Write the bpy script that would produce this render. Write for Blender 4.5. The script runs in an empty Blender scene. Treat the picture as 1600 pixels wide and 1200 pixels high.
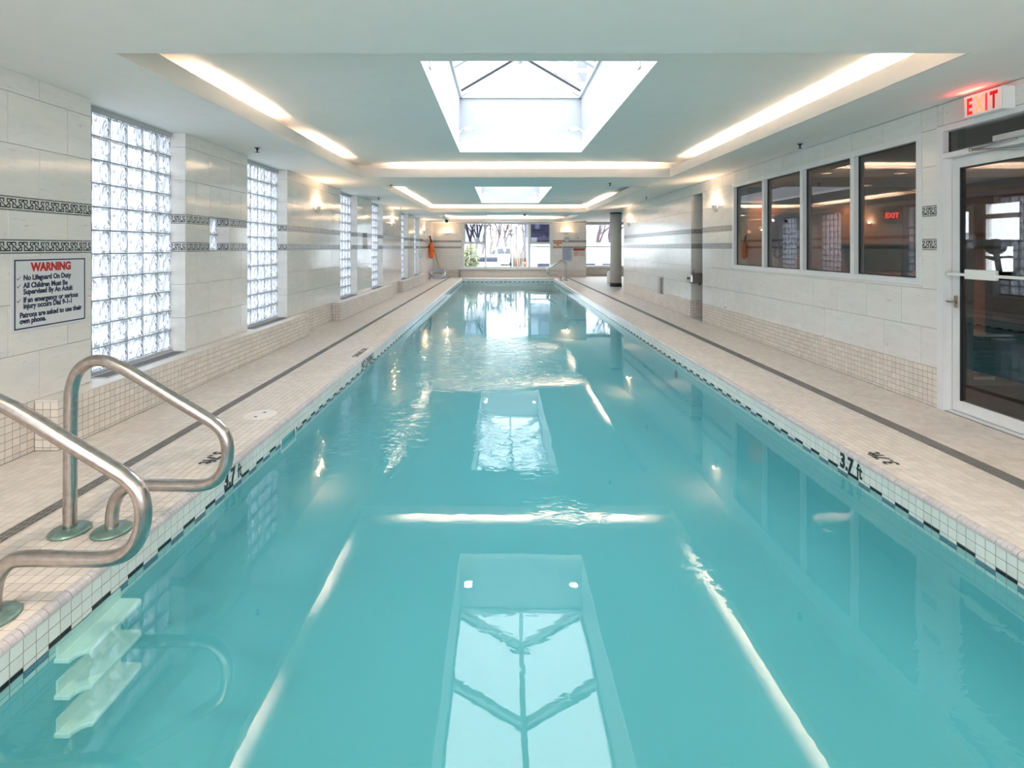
import bpy, bmesh, math, random
import numpy as np
from mathutils import Vector, Matrix

random.seed(7)
PI = math.pi
SC = bpy.context.scene
COL = SC.collection

# ------------------------------------------------------------------ camera
H = 1.39                                   # eye height above the pool deck
cam_d = bpy.data.cameras.new('camera')
cam_d.sensor_width = 36.0
cam_d.lens = 18.0
cam_d.shift_x = 17.0 / 1600
cam_d.shift_y = -213.3 / 1600
cam_d.clip_start = 0.05
cam_d.clip_end = 400
cam = bpy.data.objects.new('camera', cam_d)
cam.location = (0, 0, H)
cam.rotation_euler = (PI / 2, 0, 0)
COL.objects.link(cam)
SC.camera = cam

# ------------------------------------------------------------------ world, exposure
SKY_STRENGTH = 2.4
EXPOSURE = 2.5
w = bpy.data.worlds.new('overcast_sky')
SC.world = w
w.use_nodes = True
nt = w.node_tree
bg = nt.nodes['Background']
tc = nt.nodes.new('ShaderNodeTexCoord')
sep = nt.nodes.new('ShaderNodeSeparateXYZ')
rmp = nt.nodes.new('ShaderNodeValToRGB')
rmp.color_ramp.elements[0].position = 0.0
rmp.color_ramp.elements[0].color = (0.45, 0.48, 0.52, 1)   # overcast: the zenith about twice the horizon
rmp.color_ramp.elements[1].position = 0.9
rmp.color_ramp.elements[1].color = (0.88, 0.94, 1.0, 1)
nt.links.new(tc.outputs['Generated'], sep.inputs[0])
nt.links.new(sep.outputs['Z'], rmp.inputs[0])
nt.links.new(rmp.outputs[0], bg.inputs['Color'])
bg.inputs['Strength'].default_value = SKY_STRENGTH

SC.view_settings.view_transform = 'Standard'
SC.view_settings.look = 'None'
SC.view_settings.gamma = 1.0
SC.view_settings.use_curve_mapping = False
SC.view_settings.exposure = EXPOSURE
SC.cycles.use_denoising = True
SC.cycles.max_bounces = 10
SC.cycles.diffuse_bounces = 5
SC.cycles.glossy_bounces = 5
SC.cycles.transmission_bounces = 8
SC.cycles.transparent_max_bounces = 12
SC.cycles.sample_clamp_indirect = 6.0
SC.cycles.caustics_reflective = False
SC.cycles.caustics_refractive = False

# ------------------------------------------------------------------ room dimensions
XL, XR = -3.19, 3.775                      # faces of the long walls
XLEDGE = -3.03                             # face of the window ledges
YF = 23.85                                 # face of the end wall
YB = -2.6                                  # wall behind the camera
ZC = 2.546                                 # soffit
ZCR = 2.62                                 # soffit at the right wall
ZRAISE = 2.78                              # raised ceiling inside the coffers
ZLIP = 2.69
CX0, CX1 = -2.30, 2.77                     # coffer edges
COFFERS = [(3.05, 8.42), (9.75, 16.76), (18.24, 22.95)]
SKYX = (-0.602, 1.168)
SKYS = [(3.82, 7.47, 3), (10.3, 16.0, 5), (19.2, 22.6, 3)]
ZEAVE, ZRIDGE = 3.60, 4.14
PX0, PX1, PY0, PY1 = -1.735, 2.36, 0.75, 22.95      # pool walls
ZW = -0.155                                # water level
ZB = -0.92                                 # pool bottom
PITCH = 0.0521                             # small mosaic pitch
ZLEDGE = 0.345
SECT = 6.18
# cove lamps: (axis, fixed coordinate, from, to)
COVE = 0.13

# skylight openings help the daylight sampling (portals emit nothing)
for i, (y0, y1, n) in enumerate(SKYS):
    ld = bpy.data.lights.new('skylight_portal', 'AREA')
    ld.shape = 'RECTANGLE'
    ld.size = SKYX[1] - SKYX[0]
    ld.size_y = y1 - y0
    ld.cycles.is_portal = True
    lo = bpy.data.objects.new('skylight_portal', ld)
    lo.location = ((SKYX[0] + SKYX[1]) / 2, (y0 + y1) / 2, ZEAVE - 0.03)
    COL.objects.link(lo)
ld = bpy.data.lights.new('window_portal', 'AREA')
ld.shape = 'RECTANGLE'; ld.size = 4.2; ld.size_y = 2.1
ld.cycles.is_portal = True
lo = bpy.data.objects.new('window_portal', ld)
lo.location = (0.28, YF + 0.12, 1.45)
lo.rotation_euler = (-PI / 2, 0, 0)
COL.objects.link(lo)
ld = bpy.data.lights.new('added_window_portal', 'AREA')  # portal for the unseen window added behind the viewpoint
ld.shape = 'RECTANGLE'; ld.size = 6.6; ld.size_y = 2.2
ld.cycles.is_portal = True
lo = bpy.data.objects.new('added_window_portal', ld)
lo.location = (0.3, YB - 0.14, 1.35)
lo.rotation_euler = (PI / 2, 0, 0)
COL.objects.link(lo)

# ------------------------------------------------------------------ materials
MATS = {}

def new_mat(name):
    m = bpy.data.materials.new(name)
    m.use_nodes = True
    MATS[name] = m
    t = m.node_tree
    return m, t, t.nodes['Principled BSDF']

def pos_node(t, scale=(1, 1, 1), rot=(0, 0, 0)):
    g = t.nodes.new('ShaderNodeNewGeometry')
    mp = t.nodes.new('ShaderNodeMapping')
    mp.inputs['Scale'].default_value = scale
    mp.inputs['Rotation'].default_value = rot
    t.links.new(g.outputs['Position'], mp.inputs['Vector'])
    return mp.outputs[0]

def noise(t, vec, scale, detail=3, rough=0.55, dist=0.0):
    n = t.nodes.new('ShaderNodeTexNoise')
    n.inputs['Scale'].default_value = scale
    n.inputs['Detail'].default_value = detail
    n.inputs['Roughness'].default_value = rough
    n.inputs['Distortion'].default_value = dist
    if vec is not None:
        t.links.new(vec, n.inputs['Vector'])
    return n

def ramp(t, fac, stops):
    r = t.nodes.new('ShaderNodeValToRGB')
    el = r.color_ramp.elements
    while len(el) < len(stops):
        el.new(0.5)
    for e, (p, c) in zip(el, stops):
        e.position = p
        e.color = (c[0], c[1], c[2], 1)
    t.links.new(fac, r.inputs[0])
    return r.outputs[0]

def bump(t, height, strength, dist, bsdf):
    b = t.nodes.new('ShaderNodeBump')
    b.inputs['Strength'].default_value = strength
    b.inputs['Distance'].default_value = dist
    t.links.new(height, b.inputs['Height'])
    t.links.new(b.outputs[0], bsdf.inputs['Normal'])
    return b

def plain(name, c, rough=0.5, metal=0.0, spec=0.5, var=0.06, scale=6.0, bmp=0.0, bscale=40.0):
    m, t, b = new_mat(name)
    b.inputs['Roughness'].default_value = rough
    b.inputs['Metallic'].default_value = metal
    b.inputs['Specular IOR Level'].default_value = spec
    v = pos_node(t)
    n = noise(t, v, scale, 4)
    lo_ = [max(0, x * (1 - var)) for x in c]
    hi_ = [min(1, x * (1 + var)) for x in c]
    t.links.new(ramp(t, n.outputs['Fac'], [(0.3, lo_), (0.7, hi_)]), b.inputs['Base Color'])
    if bmp:
        bump(t, noise(t, v, bscale, 4).outputs['Fac'], bmp, 0.004, b)
    return m

def emit(name, c, s):
    m, t, b = new_mat(name)
    b.inputs['Base Color'].default_value = (c[0], c[1], c[2], 1)
    b.inputs['Emission Color'].default_value = (c[0], c[1], c[2], 1)
    b.inputs['Emission Strength'].default_value = s
    return m

def make_marble(name, base, vein, rough):
    m, t, b = new_mat(name)
    g = t.nodes.new('ShaderNodeNewGeometry')
    oi = t.nodes.new('ShaderNodeObjectInfo')
    ofs = t.nodes.new('ShaderNodeVectorMath'); ofs.operation = 'SCALE'
    comb = t.nodes.new('ShaderNodeCombineXYZ')
    t.links.new(oi.outputs['Random'], comb.inputs[0])
    t.links.new(oi.outputs['Random'], comb.inputs[1])
    t.links.new(oi.outputs['Random'], comb.inputs[2])
    t.links.new(comb.outputs[0], ofs.inputs[0]); ofs.inputs['Scale'].default_value = 37.0
    add = t.nodes.new('ShaderNodeVectorMath'); add.operation = 'ADD'
    t.links.new(g.outputs['Position'], add.inputs[0]); t.links.new(ofs.outputs[0], add.inputs[1])
    mp = t.nodes.new('ShaderNodeMapping')
    mp.inputs['Rotation'].default_value = (0.32, 0.0, 0.0)
    mp.inputs['Scale'].default_value = (2.0, 2.2, 9.0)
    t.links.new(add.outputs[0], mp.inputs[0])
    n1 = noise(t, mp.outputs[0], 1.1, 6, 0.6, 0.9)
    n2 = noise(t, mp.outputs[0], 3.4, 5, 0.65, 1.5)
    c1 = ramp(t, n1.outputs['Fac'], [(0.30, [x * 0.93 for x in base]), (0.55, base), (0.8, [min(1, x * 1.03) for x in base])])
    f2 = ramp(t, n2.outputs['Fac'], [(0.30, (1, 1, 1)), (0.40, (0, 0, 0))])
    mx = t.nodes.new('ShaderNodeMix'); mx.data_type = 'RGBA'
    ml = t.nodes.new('ShaderNodeMath'); ml.operation = 'MULTIPLY'; ml.inputs[1].default_value = 0.8
    t.links.new(f2, ml.inputs[0]); t.links.new(ml.outputs[0], mx.inputs['Factor'])
    t.links.new(c1, mx.inputs['A']); mx.inputs['B'].default_value = (*vein, 1)
    br = t.nodes.new('ShaderNodeMix'); br.data_type = 'RGBA'; br.blend_type = 'MULTIPLY'; br.inputs['Factor'].default_value = 1
    t.links.new(mx.outputs['Result'], br.inputs['A'])
    t.links.new(ramp(t, oi.outputs['Random'], [(0, (0.965, 0.965, 0.965)), (1, (1, 1, 1))]), br.inputs['B'])
    t.links.new(br.outputs['Result'], b.inputs['Base Color'])
    b.inputs['Roughness'].default_value = rough
    v = pos_node(t, (1, 1, 2.0))
    bump(t, noise(t, v, 1.7, 2).outputs['Fac'], 0.10, 0.03, b)
    return m

MARBLE = make_marble('polished_marble', (0.78, 0.745, 0.695), (0.54, 0.53, 0.51), 0.10)
MARBLE_R = make_marble('honed_marble', (0.78, 0.755, 0.725), (0.56, 0.56, 0.55), 0.16)

def make_mosaic(name, c, rough, dirt=0.12):
    m, t, b = new_mat(name)
    at = t.nodes.new('ShaderNodeAttribute'); at.attribute_name = 'tint'
    oi = t.nodes.new('ShaderNodeObjectInfo')
    ad = t.nodes.new('ShaderNodeMath'); ad.operation = 'ADD'
    t.links.new(at.outputs['Fac'], ad.inputs[0])
    ob = t.nodes.new('ShaderNodeMath'); ob.operation = 'MULTIPLY'; ob.inputs[1].default_value = 1.0
    t.links.new(oi.outputs['Random'], ob.inputs[0]); t.links.new(ob.outputs[0], ad.inputs[1])
    fr = t.nodes.new('ShaderNodeMath'); fr.operation = 'FRACT'
    t.links.new(ad.outputs[0], fr.inputs[0])
    c0 = [x * (1 - dirt) for x in c]
    col = ramp(t, fr.outputs[0], [(0, c0), (1, [min(1, x * 1.03) for x in c])])
    n = noise(t, pos_node(t), 2.2, 5)
    mx = t.nodes.new('ShaderNodeMix'); mx.data_type = 'RGBA'; mx.blend_type = 'MULTIPLY'; mx.inputs['Factor'].default_value = 1
    t.links.new(col, mx.inputs['A'])
    t.links.new(ramp(t, n.outputs['Fac'], [(0.3, (0.93, 0.92, 0.90)), (0.65, (1, 1, 1))]), mx.inputs['B'])
    t.links.new(mx.outputs['Result'], b.inputs['Base Color'])
    b.inputs['Roughness'].default_value = rough
    return m

MOSAIC = make_mosaic('unglazed_mosaic', (0.74, 0.665, 0.60), 0.42)
MOSAIC_W = make_mosaic('curb_mosaic', (0.76, 0.69, 0.62), 0.33)
POOLT = make_mosaic('pool_tile_white', (0.78, 0.80, 0.76), 0.16, 0.06)
POOLK = plain('pool_tile_black', (0.008, 0.010, 0.014), 0.15)
POOLB = plain('pool_tile_blue', (0.006, 0.075, 0.19), 0.15)
GROUT = plain('grout', (0.27, 0.225, 0.19), 0.85, var=0.15)
GROUT_L = plain('pale_grout', (0.50, 0.47, 0.43), 0.8, var=0.1)
NOSE = plain('bullnose_tile', (0.50, 0.46, 0.46), 0.3, var=0.12, scale=14)
PAINT = plain('ceiling_paint', (0.83, 0.825, 0.80), 0.75, var=0.015, bmp=0.08, bscale=90)
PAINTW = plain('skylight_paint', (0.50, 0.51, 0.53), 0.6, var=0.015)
LIPP = plain('cove_paint', (0.76, 0.71, 0.66), 0.65, var=0.02)
ALU = plain('white_aluminium', (0.72, 0.72, 0.72), 0.35, var=0.03)
ALUG = plain('grey_aluminium', (0.45, 0.45, 0.45), 0.4, var=0.04)
BLACK = plain('black_rubber', (0.012, 0.012, 0.013), 0.5)
INK = plain('black_lettering', (0.012, 0.012, 0.016), 0.45)
NAVY = plain('navy_lettering', (0.010, 0.012, 0.05), 0.45)
REDINK = plain('red_lettering', (0.48, 0.012, 0.008), 0.45)
FRIEZE = plain('frieze_glaze', (0.60, 0.60, 0.585), 0.18, var=0.05, scale=20)
FRINK = plain('frieze_ink', (0.035, 0.036, 0.036), 0.25, var=0.1)
MORTAR = plain('block_mortar', (0.40, 0.42, 0.42), 0.7, var=0.06)
SIGNW = plain('sign_white', (0.66, 0.66, 0.67), 0.35, var=0.01)
WHITEP = plain('white_plastic', (0.80, 0.80, 0.78), 0.3, var=0.02)
DRAIN = plain('drain_grate', (0.22, 0.20, 0.185), 0.5, var=0.12)
DRAIND = plain('drain_dark', (0.05, 0.046, 0.042), 0.8)
VENT = plain('vent_dark', (0.10, 0.095, 0.10), 0.5)
SANDST = plain('ledge_top', (0.74, 0.68, 0.62), 0.3, var=0.05)
COLM = plain('column_paint', (0.74, 0.71, 0.67), 0.45, var=0.02)
DARKB = plain('dark_band', (0.012, 0.013, 0.018), 0.5)
PLASTER = plain('pool_plaster', (0.155, 0.465, 0.50), 0.6, var=0.03, scale=1.2)
TREAD = plain('step_white', (0.86, 0.84, 0.74), 0.4, var=0.03)
SLAB = plain('raw_slab', (0.45, 0.44, 0.42), 0.9)

def make_steel():
    m, t, b = new_mat('brushed_steel')
    b.inputs['Metallic'].default_value = 1.0
    n = noise(t, pos_node(t, (3, 3, 3)), 12, 4)
    t.links.new(ramp(t, n.outputs['Fac'], [(0.3, (0.42, 0.38, 0.36)), (0.7, (0.56, 0.52, 0.50))]), b.inputs['Base Color'])
    b.inputs['Roughness'].default_value = 0.27
    return m
STEEL = make_steel()
STEELD = plain('dull_steel', (0.40, 0.39, 0.38), 0.42, metal=0.9, var=0.1)
PATINA = plain('greenish_escutcheon', (0.20, 0.30, 0.26), 0.35, metal=0.6, var=0.25, scale=25)
BRASS = plain('worn_brass', (0.38, 0.30, 0.20), 0.35, metal=0.9, var=0.15)

def fresnel(t, ior):
    """the same reflectance from either side of a pane that does not bend the ray"""
    fr = t.nodes.new('ShaderNodeFresnel')
    g = t.nodes.new('ShaderNodeNewGeometry')
    mr = t.nodes.new('ShaderNodeMapRange')
    mr.inputs['To Min'].default_value = ior; mr.inputs['To Max'].default_value = 1 / ior
    t.links.new(g.outputs['Backfacing'], mr.inputs['Value'])
    t.links.new(mr.outputs[0], fr.inputs['IOR'])
    return fr

def make_glass(name, tint, gl=1.0):
    m = bpy.data.materials.new(name); m.use_nodes = True; MATS[name] = m
    t = m.node_tree
    t.nodes.remove(t.nodes['Principled BSDF'])
    out = t.nodes['Material Output']
    tr = t.nodes.new('ShaderNodeBsdfTransparent'); tr.inputs['Color'].default_value = (*tint, 1)
    gs = t.nodes.new('ShaderNodeBsdfGlossy'); gs.inputs['Roughness'].default_value = 0.0
    fr = fresnel(t, 1.5)
    ml = t.nodes.new('ShaderNodeMath'); ml.operation = 'MULTIPLY'; ml.inputs[1].default_value = gl; ml.use_clamp = True
    n = noise(t, pos_node(t), 2.0, 2)
    bp = t.nodes.new('ShaderNodeBump'); bp.inputs['Strength'].default_value = 0.006; bp.inputs['Distance'].default_value = 0.02
    t.links.new(n.outputs['Fac'], bp.inputs['Height'])
    t.links.new(bp.outputs[0], gs.inputs['Normal'])
    mx = t.nodes.new('ShaderNodeMixShader')
    t.links.new(fr.outputs[0], ml.inputs[0]); t.links.new(ml.outputs[0], mx.inputs[0])
    t.links.new(tr.outputs[0], mx.inputs[1]); t.links.new(gs.outputs[0], mx.inputs[2])
    t.links.new(mx.outputs[0], out.inputs['Surface'])
    return m
GLASS = make_glass('clear_glass', (0.95, 0.97, 0.97), 1.0)
GLASS_D = make_glass('grey_glass', (0.62, 0.61, 0.60), 1.9)
GLASS_S = make_glass('skylight_glass', (0.80, 0.81, 0.82), 1.0)

def make_block_glass():
    m = bpy.data.materials.new('wavy_block_glass'); m.use_nodes = True; MATS['wavy_block_glass'] = m
    t = m.node_tree
    t.nodes.remove(t.nodes['Principled BSDF'])
    out = t.nodes['Material Output']
    tcn = t.nodes.new('ShaderNodeTexCoord')
    oi = t.nodes.new('ShaderNodeObjectInfo')
    mp = t.nodes.new('ShaderNodeMapping'); mp.inputs['Scale'].default_value = (1, 1, 0.45)
    ad = t.nodes.new('ShaderNodeVectorMath'); ad.operation = 'ADD'
    cb = t.nodes.new('ShaderNodeCombineXYZ')
    mlr = t.nodes.new('ShaderNodeMath'); mlr.operation = 'MULTIPLY'; mlr.inputs[1].default_value = 0.35
    t.links.new(oi.outputs['Random'], mlr.inputs[0]); t.links.new(mlr.outputs[0], cb.inputs[2])
    t.links.new(tcn.outputs['Object'], ad.inputs[0]); t.links.new(cb.outputs[0], ad.inputs[1])
    t.links.new(ad.outputs[0], mp.inputs[0])
    n1 = noise(t, mp.outputs[0], 10.0, 1.5, 0.5, 1.2)
    n2 = noise(t, mp.outputs[0], 30.0, 2, 0.5, 0.8)
    col = ramp(t, n1.outputs['Fac'], [(0.28, (0.19, 0.215, 0.26)), (0.42, (0.36, 0.38, 0.41)), (0.465, (0.07, 0.08, 0.10)), (0.505, (0.52, 0.53, 0.55)), (0.60, (0.24, 0.275, 0.32)), (0.75, (0.36, 0.385, 0.42))])
    tl = t.nodes.new('ShaderNodeBsdfTranslucent')
    t.links.new(col, tl.inputs['Color'])
    tr = t.nodes.new('ShaderNodeBsdfTransparent')
    t.links.new(col, tr.inputs['Color'])
    m1 = t.nodes.new('ShaderNodeMixShader'); m1.inputs[0].default_value = 0.30
    t.links.new(tl.outputs[0], m1.inputs[1]); t.links.new(tr.outputs[0], m1.inputs[2])
    gs = t.nodes.new('ShaderNodeBsdfGlossy'); gs.inputs['Roughness'].default_value = 0.05
    bp = t.nodes.new('ShaderNodeBump'); bp.inputs['Strength'].default_value = 0.5; bp.inputs['Distance'].default_value = 0.01
    t.links.new(n2.outputs['Fac'], bp.inputs['Height']); t.links.new(bp.outputs[0], gs.inputs['Normal'])
    fr = fresnel(t, 1.5)
    m2 = t.nodes.new('ShaderNodeMixShader')
    t.links.new(fr.outputs[0], m2.inputs[0]); t.links.new(m1.outputs[0], m2.inputs[1]); t.links.new(gs.outputs[0], m2.inputs[2])
    t.links.new(m2.outputs[0], out.inputs['Surface'])
    return m
BLOCK = make_block_glass()

def make_water():
    m = bpy.data.materials.new('pool_water'); m.use_nodes = True; MATS['pool_water'] = m
    t = m.node_tree
    t.nodes.remove(t.nodes['Principled BSDF'])
    out = t.nodes['Material Output']
    tr = t.nodes.new('ShaderNodeBsdfTransparent'); tr.inputs['Color'].default_value = (0.74, 0.95, 0.975, 1)
    gs = t.nodes.new('ShaderNodeBsdfGlossy'); gs.inputs['Roughness'].default_value = 0.015
    fr = fresnel(t, 1.58)
    v = pos_node(t, (1.0, 0.8, 1.0))
    big = noise(t, v, 0.55, 2)
    fine = noise(t, pos_node(t, (1.0, 1.7, 1.0)), 8.0, 2, 0.5, 0.8)
    mid = noise(t, v, 1.6, 2)
    amp = ramp(t, big.outputs['Fac'], [(0.52, (0.02, 0.02, 0.02)), (0.80, (.8, .8, .8))])
    g = t.nodes.new('ShaderNodeNewGeometry')
    for (px, py, rad, st) in ((-.9, 7.2, 2.4, 1.1), (-1.1, 4.4, 1.3, .8), (1.75, 12.6, 1.8, .6), (-1.0, 11.8, 1.6, .45), (.3, 11.4, 1.6, .35), (-.7, 19.0, 2.5, .35)):   # patches still stirred
        ds = t.nodes.new('ShaderNodeVectorMath'); ds.operation = 'DISTANCE'
        t.links.new(g.outputs['Position'], ds.inputs[0]); ds.inputs[1].default_value = (px, py, ZW)
        mr = t.nodes.new('ShaderNodeMapRange'); mr.interpolation_type = 'SMOOTHSTEP'
        mr.inputs['From Min'].default_value = rad; mr.inputs['From Max'].default_value = rad * .2
        mr.inputs['To Min'].default_value = 0; mr.inputs['To Max'].default_value = st
        t.links.new(ds.outputs['Value'], mr.inputs['Value'])
        mxm = t.nodes.new('ShaderNodeMath'); mxm.operation = 'MAXIMUM'
        t.links.new(amp, mxm.inputs[0]); t.links.new(mr.outputs[0], mxm.inputs[1])
        amp = mxm.outputs[0]
    ml = t.nodes.new('ShaderNodeMath'); ml.operation = 'MULTIPLY'
    t.links.new(fine.outputs['Fac'], ml.inputs[0]); t.links.new(amp, ml.inputs[1])
    m3 = t.nodes.new('ShaderNodeMath'); m3.operation = 'MULTIPLY'; m3.inputs[1].default_value = 0.25
    t.links.new(mid.outputs['Fac'], m3.inputs[0])
    sm = t.nodes.new('ShaderNodeMath'); sm.operation = 'ADD'
    t.links.new(ml.outputs[0], sm.inputs[0]); t.links.new(m3.outputs[0], sm.inputs[1])
    bp = t.nodes.new('ShaderNodeBump'); bp.inputs['Strength'].default_value = 0.40; bp.inputs['Distance'].default_value = 0.012
    t.links.new(sm.outputs[0], bp.inputs['Height'])
    t.links.new(bp.outputs[0], gs.inputs['Normal']); t.links.new(bp.outputs[0], fr.inputs['Normal'])
    mx = t.nodes.new('ShaderNodeMixShader')
    hz = t.nodes.new('ShaderNodeBsdfDiffuse'); hz.inputs['Color'].default_value = (0.10, 0.46, 0.49, 1)   # suspended haze
    mh = t.nodes.new('ShaderNodeMixShader'); mh.inputs[0].default_value = 0.20
    t.links.new(tr.outputs[0], mh.inputs[1]); t.links.new(hz.outputs[0], mh.inputs[2])
    t.links.new(fr.outputs[0], mx.inputs[0])
    t.links.new(mh.outputs[0], mx.inputs[1]); t.links.new(gs.outputs[0], mx.inputs[2])
    t.links.new(mx.outputs[0], out.inputs['Surface'])
    return m
WATER = make_water()

# ------------------------------------------------------------------ helpers
def tag(o, label=None, cat=None, group=None, kind=None):
    if label: o['label'] = label
    if cat: o['category'] = cat
    if group: o['group'] = group
    if kind: o['kind'] = kind
    return o

def link(o, parent=None):
    COL.objects.link(o)
    if parent is not None:
        o.parent = parent
        o.matrix_parent_inverse = Matrix.Translation(parent.location).inverted() if parent.rotation_euler[:] == (0, 0, 0) else parent.matrix_basis.inverted()
    return o

def empty(name, loc, rz=0.0):
    o = bpy.data.objects.new(name, None)
    o.location = loc; o.rotation_euler = (0, 0, rz)
    o.empty_display_size = 0.1
    COL.objects.link(o)
    return o

class MB:
    def __init__(s):
        s.v, s.f, s.m, s.sm = [], [], [], []
    def face(s, idx, m=0, sm=False):
        s.f.append(tuple(idx)); s.m.append(m); s.sm.append(sm)
    def box(s, x0, x1, y0, y1, z0, z1, m=0):
        x0, x1 = sorted((x0, x1)); y0, y1 = sorted((y0, y1)); z0, z1 = sorted((z0, z1))
        b = len(s.v)
        s.v += [(x0, y0, z0), (x1, y0, z0), (x1, y1, z0), (x0, y1, z0), (x0, y0, z1), (x1, y0, z1), (x1, y1, z1), (x0, y1, z1)]
        for q in ((0, 3, 2, 1), (4, 5, 6, 7), (0, 1, 5, 4), (1, 2, 6, 5), (2, 3, 7, 6), (3, 0, 4, 7)):
            s.face([b + i for i in q], m)
        return s
    def quad(s, a, b_, c, d, m=0):
        b = len(s.v); s.v += [tuple(a), tuple(b_), tuple(c), tuple(d)]
        s.face((b, b + 1, b + 2, b + 3), m); return s
    def prism(s, pts, axis, a0, a1, m=0, sm=False):
        """pts: 2D outline; axis 'x','y','z' is the extrusion axis"""
        def P(p, a):
            return {'x': (a, p[0], p[1]), 'y': (p[0], a, p[1]), 'z': (p[0], p[1], a)}[axis]
        n = len(pts); b = len(s.v)
        s.v += [P(p, a0) for p in pts] + [P(p, a1) for p in pts]
        s.face([b + i for i in range(n)][::-1], m); s.face([b + n + i for i in range(n)], m)
        for i in range(n):
            j = (i + 1) % n
            s.face((b + i, b + j, b + n + j, b + n + i), m, sm)
        return s
    def lathe(s, prof, c, axis='z', n=24, m=0, sm=True, a0=0.0, a1=2 * PI):
        full = abs(a1 - a0 - 2 * PI) < 1e-6
        k = n if full else n + 1
        b = len(s.v)
        for (r, h) in prof:
            for i in range(k):
                a = a0 + (a1 - a0) * i / n
                x, y = r * math.cos(a), r * math.sin(a)
                p = {'z': (x, y, h), 'y': (x, h, y), 'x': (h, x, y)}[axis]
                s.v.append((c[0] + p[0], c[1] + p[1], c[2] + p[2]))
        for j in range(len(prof) - 1):
            for i in range(n):
                i2 = (i + 1) % k
                s.face((b + j * k + i, b + j * k + i2, b + (j + 1) * k + i2, b + (j + 1) * k + i), m, sm)
        return s
    def tube(s, path, r, n=12, m=0, caps=True, sm=True):
        P = [Vector(p) for p in path]
        rr = r if isinstance(r, (list, tuple)) else [r] * len(P)
        b = len(s.v)
        up = None
        for i, p in enumerate(P):
            d = (P[min(i + 1, len(P) - 1)] - P[max(i - 1, 0)])
            if d.length < 1e-9: d = Vector((0, 0, 1))
            d.normalize()
            if up is None:
                up = Vector((0, 0, 1)) if abs(d.z) < 0.9 else Vector((0, 1, 0))
            u = up - d * up.dot(d)
            if u.length < 1e-4:
                u = d.orthogonal()
            u.normalize(); up = u
            v = d.cross(u)
            for k in range(n):
                a = 2 * PI * k / n
                s.v.append(tuple(p + (u * math.cos(a) + v * math.sin(a)) * rr[i]))
        for i in range(len(P) - 1):
            for k in range(n):
                k2 = (k + 1) % n
                s.face((b + i * n + k, b + i * n + k2, b + (i + 1) * n + k2, b + (i + 1) * n + k), m, sm)
        if caps:
            s.face([b + k for k in range(n)][::-1], m); e = b + (len(P) - 1) * n
            s.face([e + k for k in range(n)], m)
        return s
    def ellipsoid(s, c, r, n=16, k=10, m=0):
        b = len(s.v)
        for j in range(k + 1):
            th = PI * j / k
            for i in range(n):
                a = 2 * PI * i / n
                s.v.append((c[0] + r[0] * math.sin(th) * math.cos(a), c[1] + r[1] * math.sin(th) * math.sin(a), c[2] + r[2] * math.cos(th)))
        for j in range(k):
            for i in range(n):
                i2 = (i + 1) % n
                s.face((b + j * n + i, b + (j + 1) * n + i, b + (j + 1) * n + i2, b + j * n + i2), m, True)
        return s
    def mesh(s, name, mats):
        me = bpy.data.meshes.new(name)
        me.from_pydata(s.v, [], s.f)
        for mt in (mats if isinstance(mats, (list, tuple)) else [mats]):
            me.materials.append(mt)
        me.polygons.foreach_set('material_index', s.m)
        me.polygons.foreach_set('use_smooth', s.sm)
        me.update()
        return me
    def build(s, name, mats, parent=None, loc=None, bevel=0.0):
        """vertices in world coordinates; the object's origin is put at LOC (default: base centre)"""
        if loc is None:
            a = np.array(s.v); lo_, hi_ = a.min(0), a.max(0)
            loc = ((lo_[0] + hi_[0]) / 2, (lo_[1] + hi_[1]) / 2, lo_[2])
        s.v = [(x - loc[0], y - loc[1], z - loc[2]) for x, y, z in s.v]
        o = bpy.data.objects.new(name, s.mesh(name, mats))
        o.location = loc
        link(o, parent)
        if bevel:
            bv = o.modifiers.new('bevel', 'BEVEL'); bv.width = bevel; bv.segments = 2; bv.limit_method = 'ANGLE'
        return o

def copy_tree(o, delta, parent=None):
    c = o.copy(); COL.objects.link(c)
    if parent is None:
        c.location = o.location + Vector(delta)
    else:
        c.parent = parent; c.matrix_parent_inverse = o.matrix_parent_inverse.copy()
    for ch in [x for x in COL.objects if x.parent == o]:
        copy_tree(ch, delta, c)
    return c

def catmull(pts, sub=8):
    P = [Vector(p) for p in pts]
    P = [P[0] * 2 - P[1]] + P + [P[-1] * 2 - P[-2]]
    out = []
    for i in range(1, len(P) - 2):
        p0, p1, p2, p3 = P[i - 1:i + 3]
        for k in range(sub):
            t = k / sub
            out.append(0.5 * ((2 * p1) + (p2 - p0) * t + (2 * p0 - 5 * p1 + 4 * p2 - p3) * t * t + (3 * p1 - p0 - 3 * p2 + p3) * t ** 3))
    out.append(P[-2])
    return out

ROT = {'L': (PI / 2, 0, PI / 2), 'R': (PI / 2, 0, -PI / 2), 'F': (PI / 2, 0, 0), 'DR': (0, 0, PI / 2), 'DL': (0, 0, -PI / 2)}
def text(name, body, size, loc, face, mat, parent=None, align='LEFT', xs=1.0, bold=0.0, depth=0.0006, spacing=1.0):
    cu = bpy.data.curves.new(name, 'FONT')
    cu.body = body; cu.size = size; cu.align_x = align; cu.align_y = 'BOTTOM_BASELINE'
    cu.offset = bold; cu.extrude = depth; cu.space_character = spacing; cu.resolution_u = 3
    cu.materials.append(mat)
    tmp = bpy.data.objects.new(name, cu)
    me = bpy.data.meshes.new_from_object(tmp)
    bpy.data.objects.remove(tmp)
    me.transform(Matrix.Diagonal((xs, 1, 1, 1)))
    o = bpy.data.objects.new(name, me)
    o.location = loc; o.rotation_euler = ROT[face]
    return link(o, parent)

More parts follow.
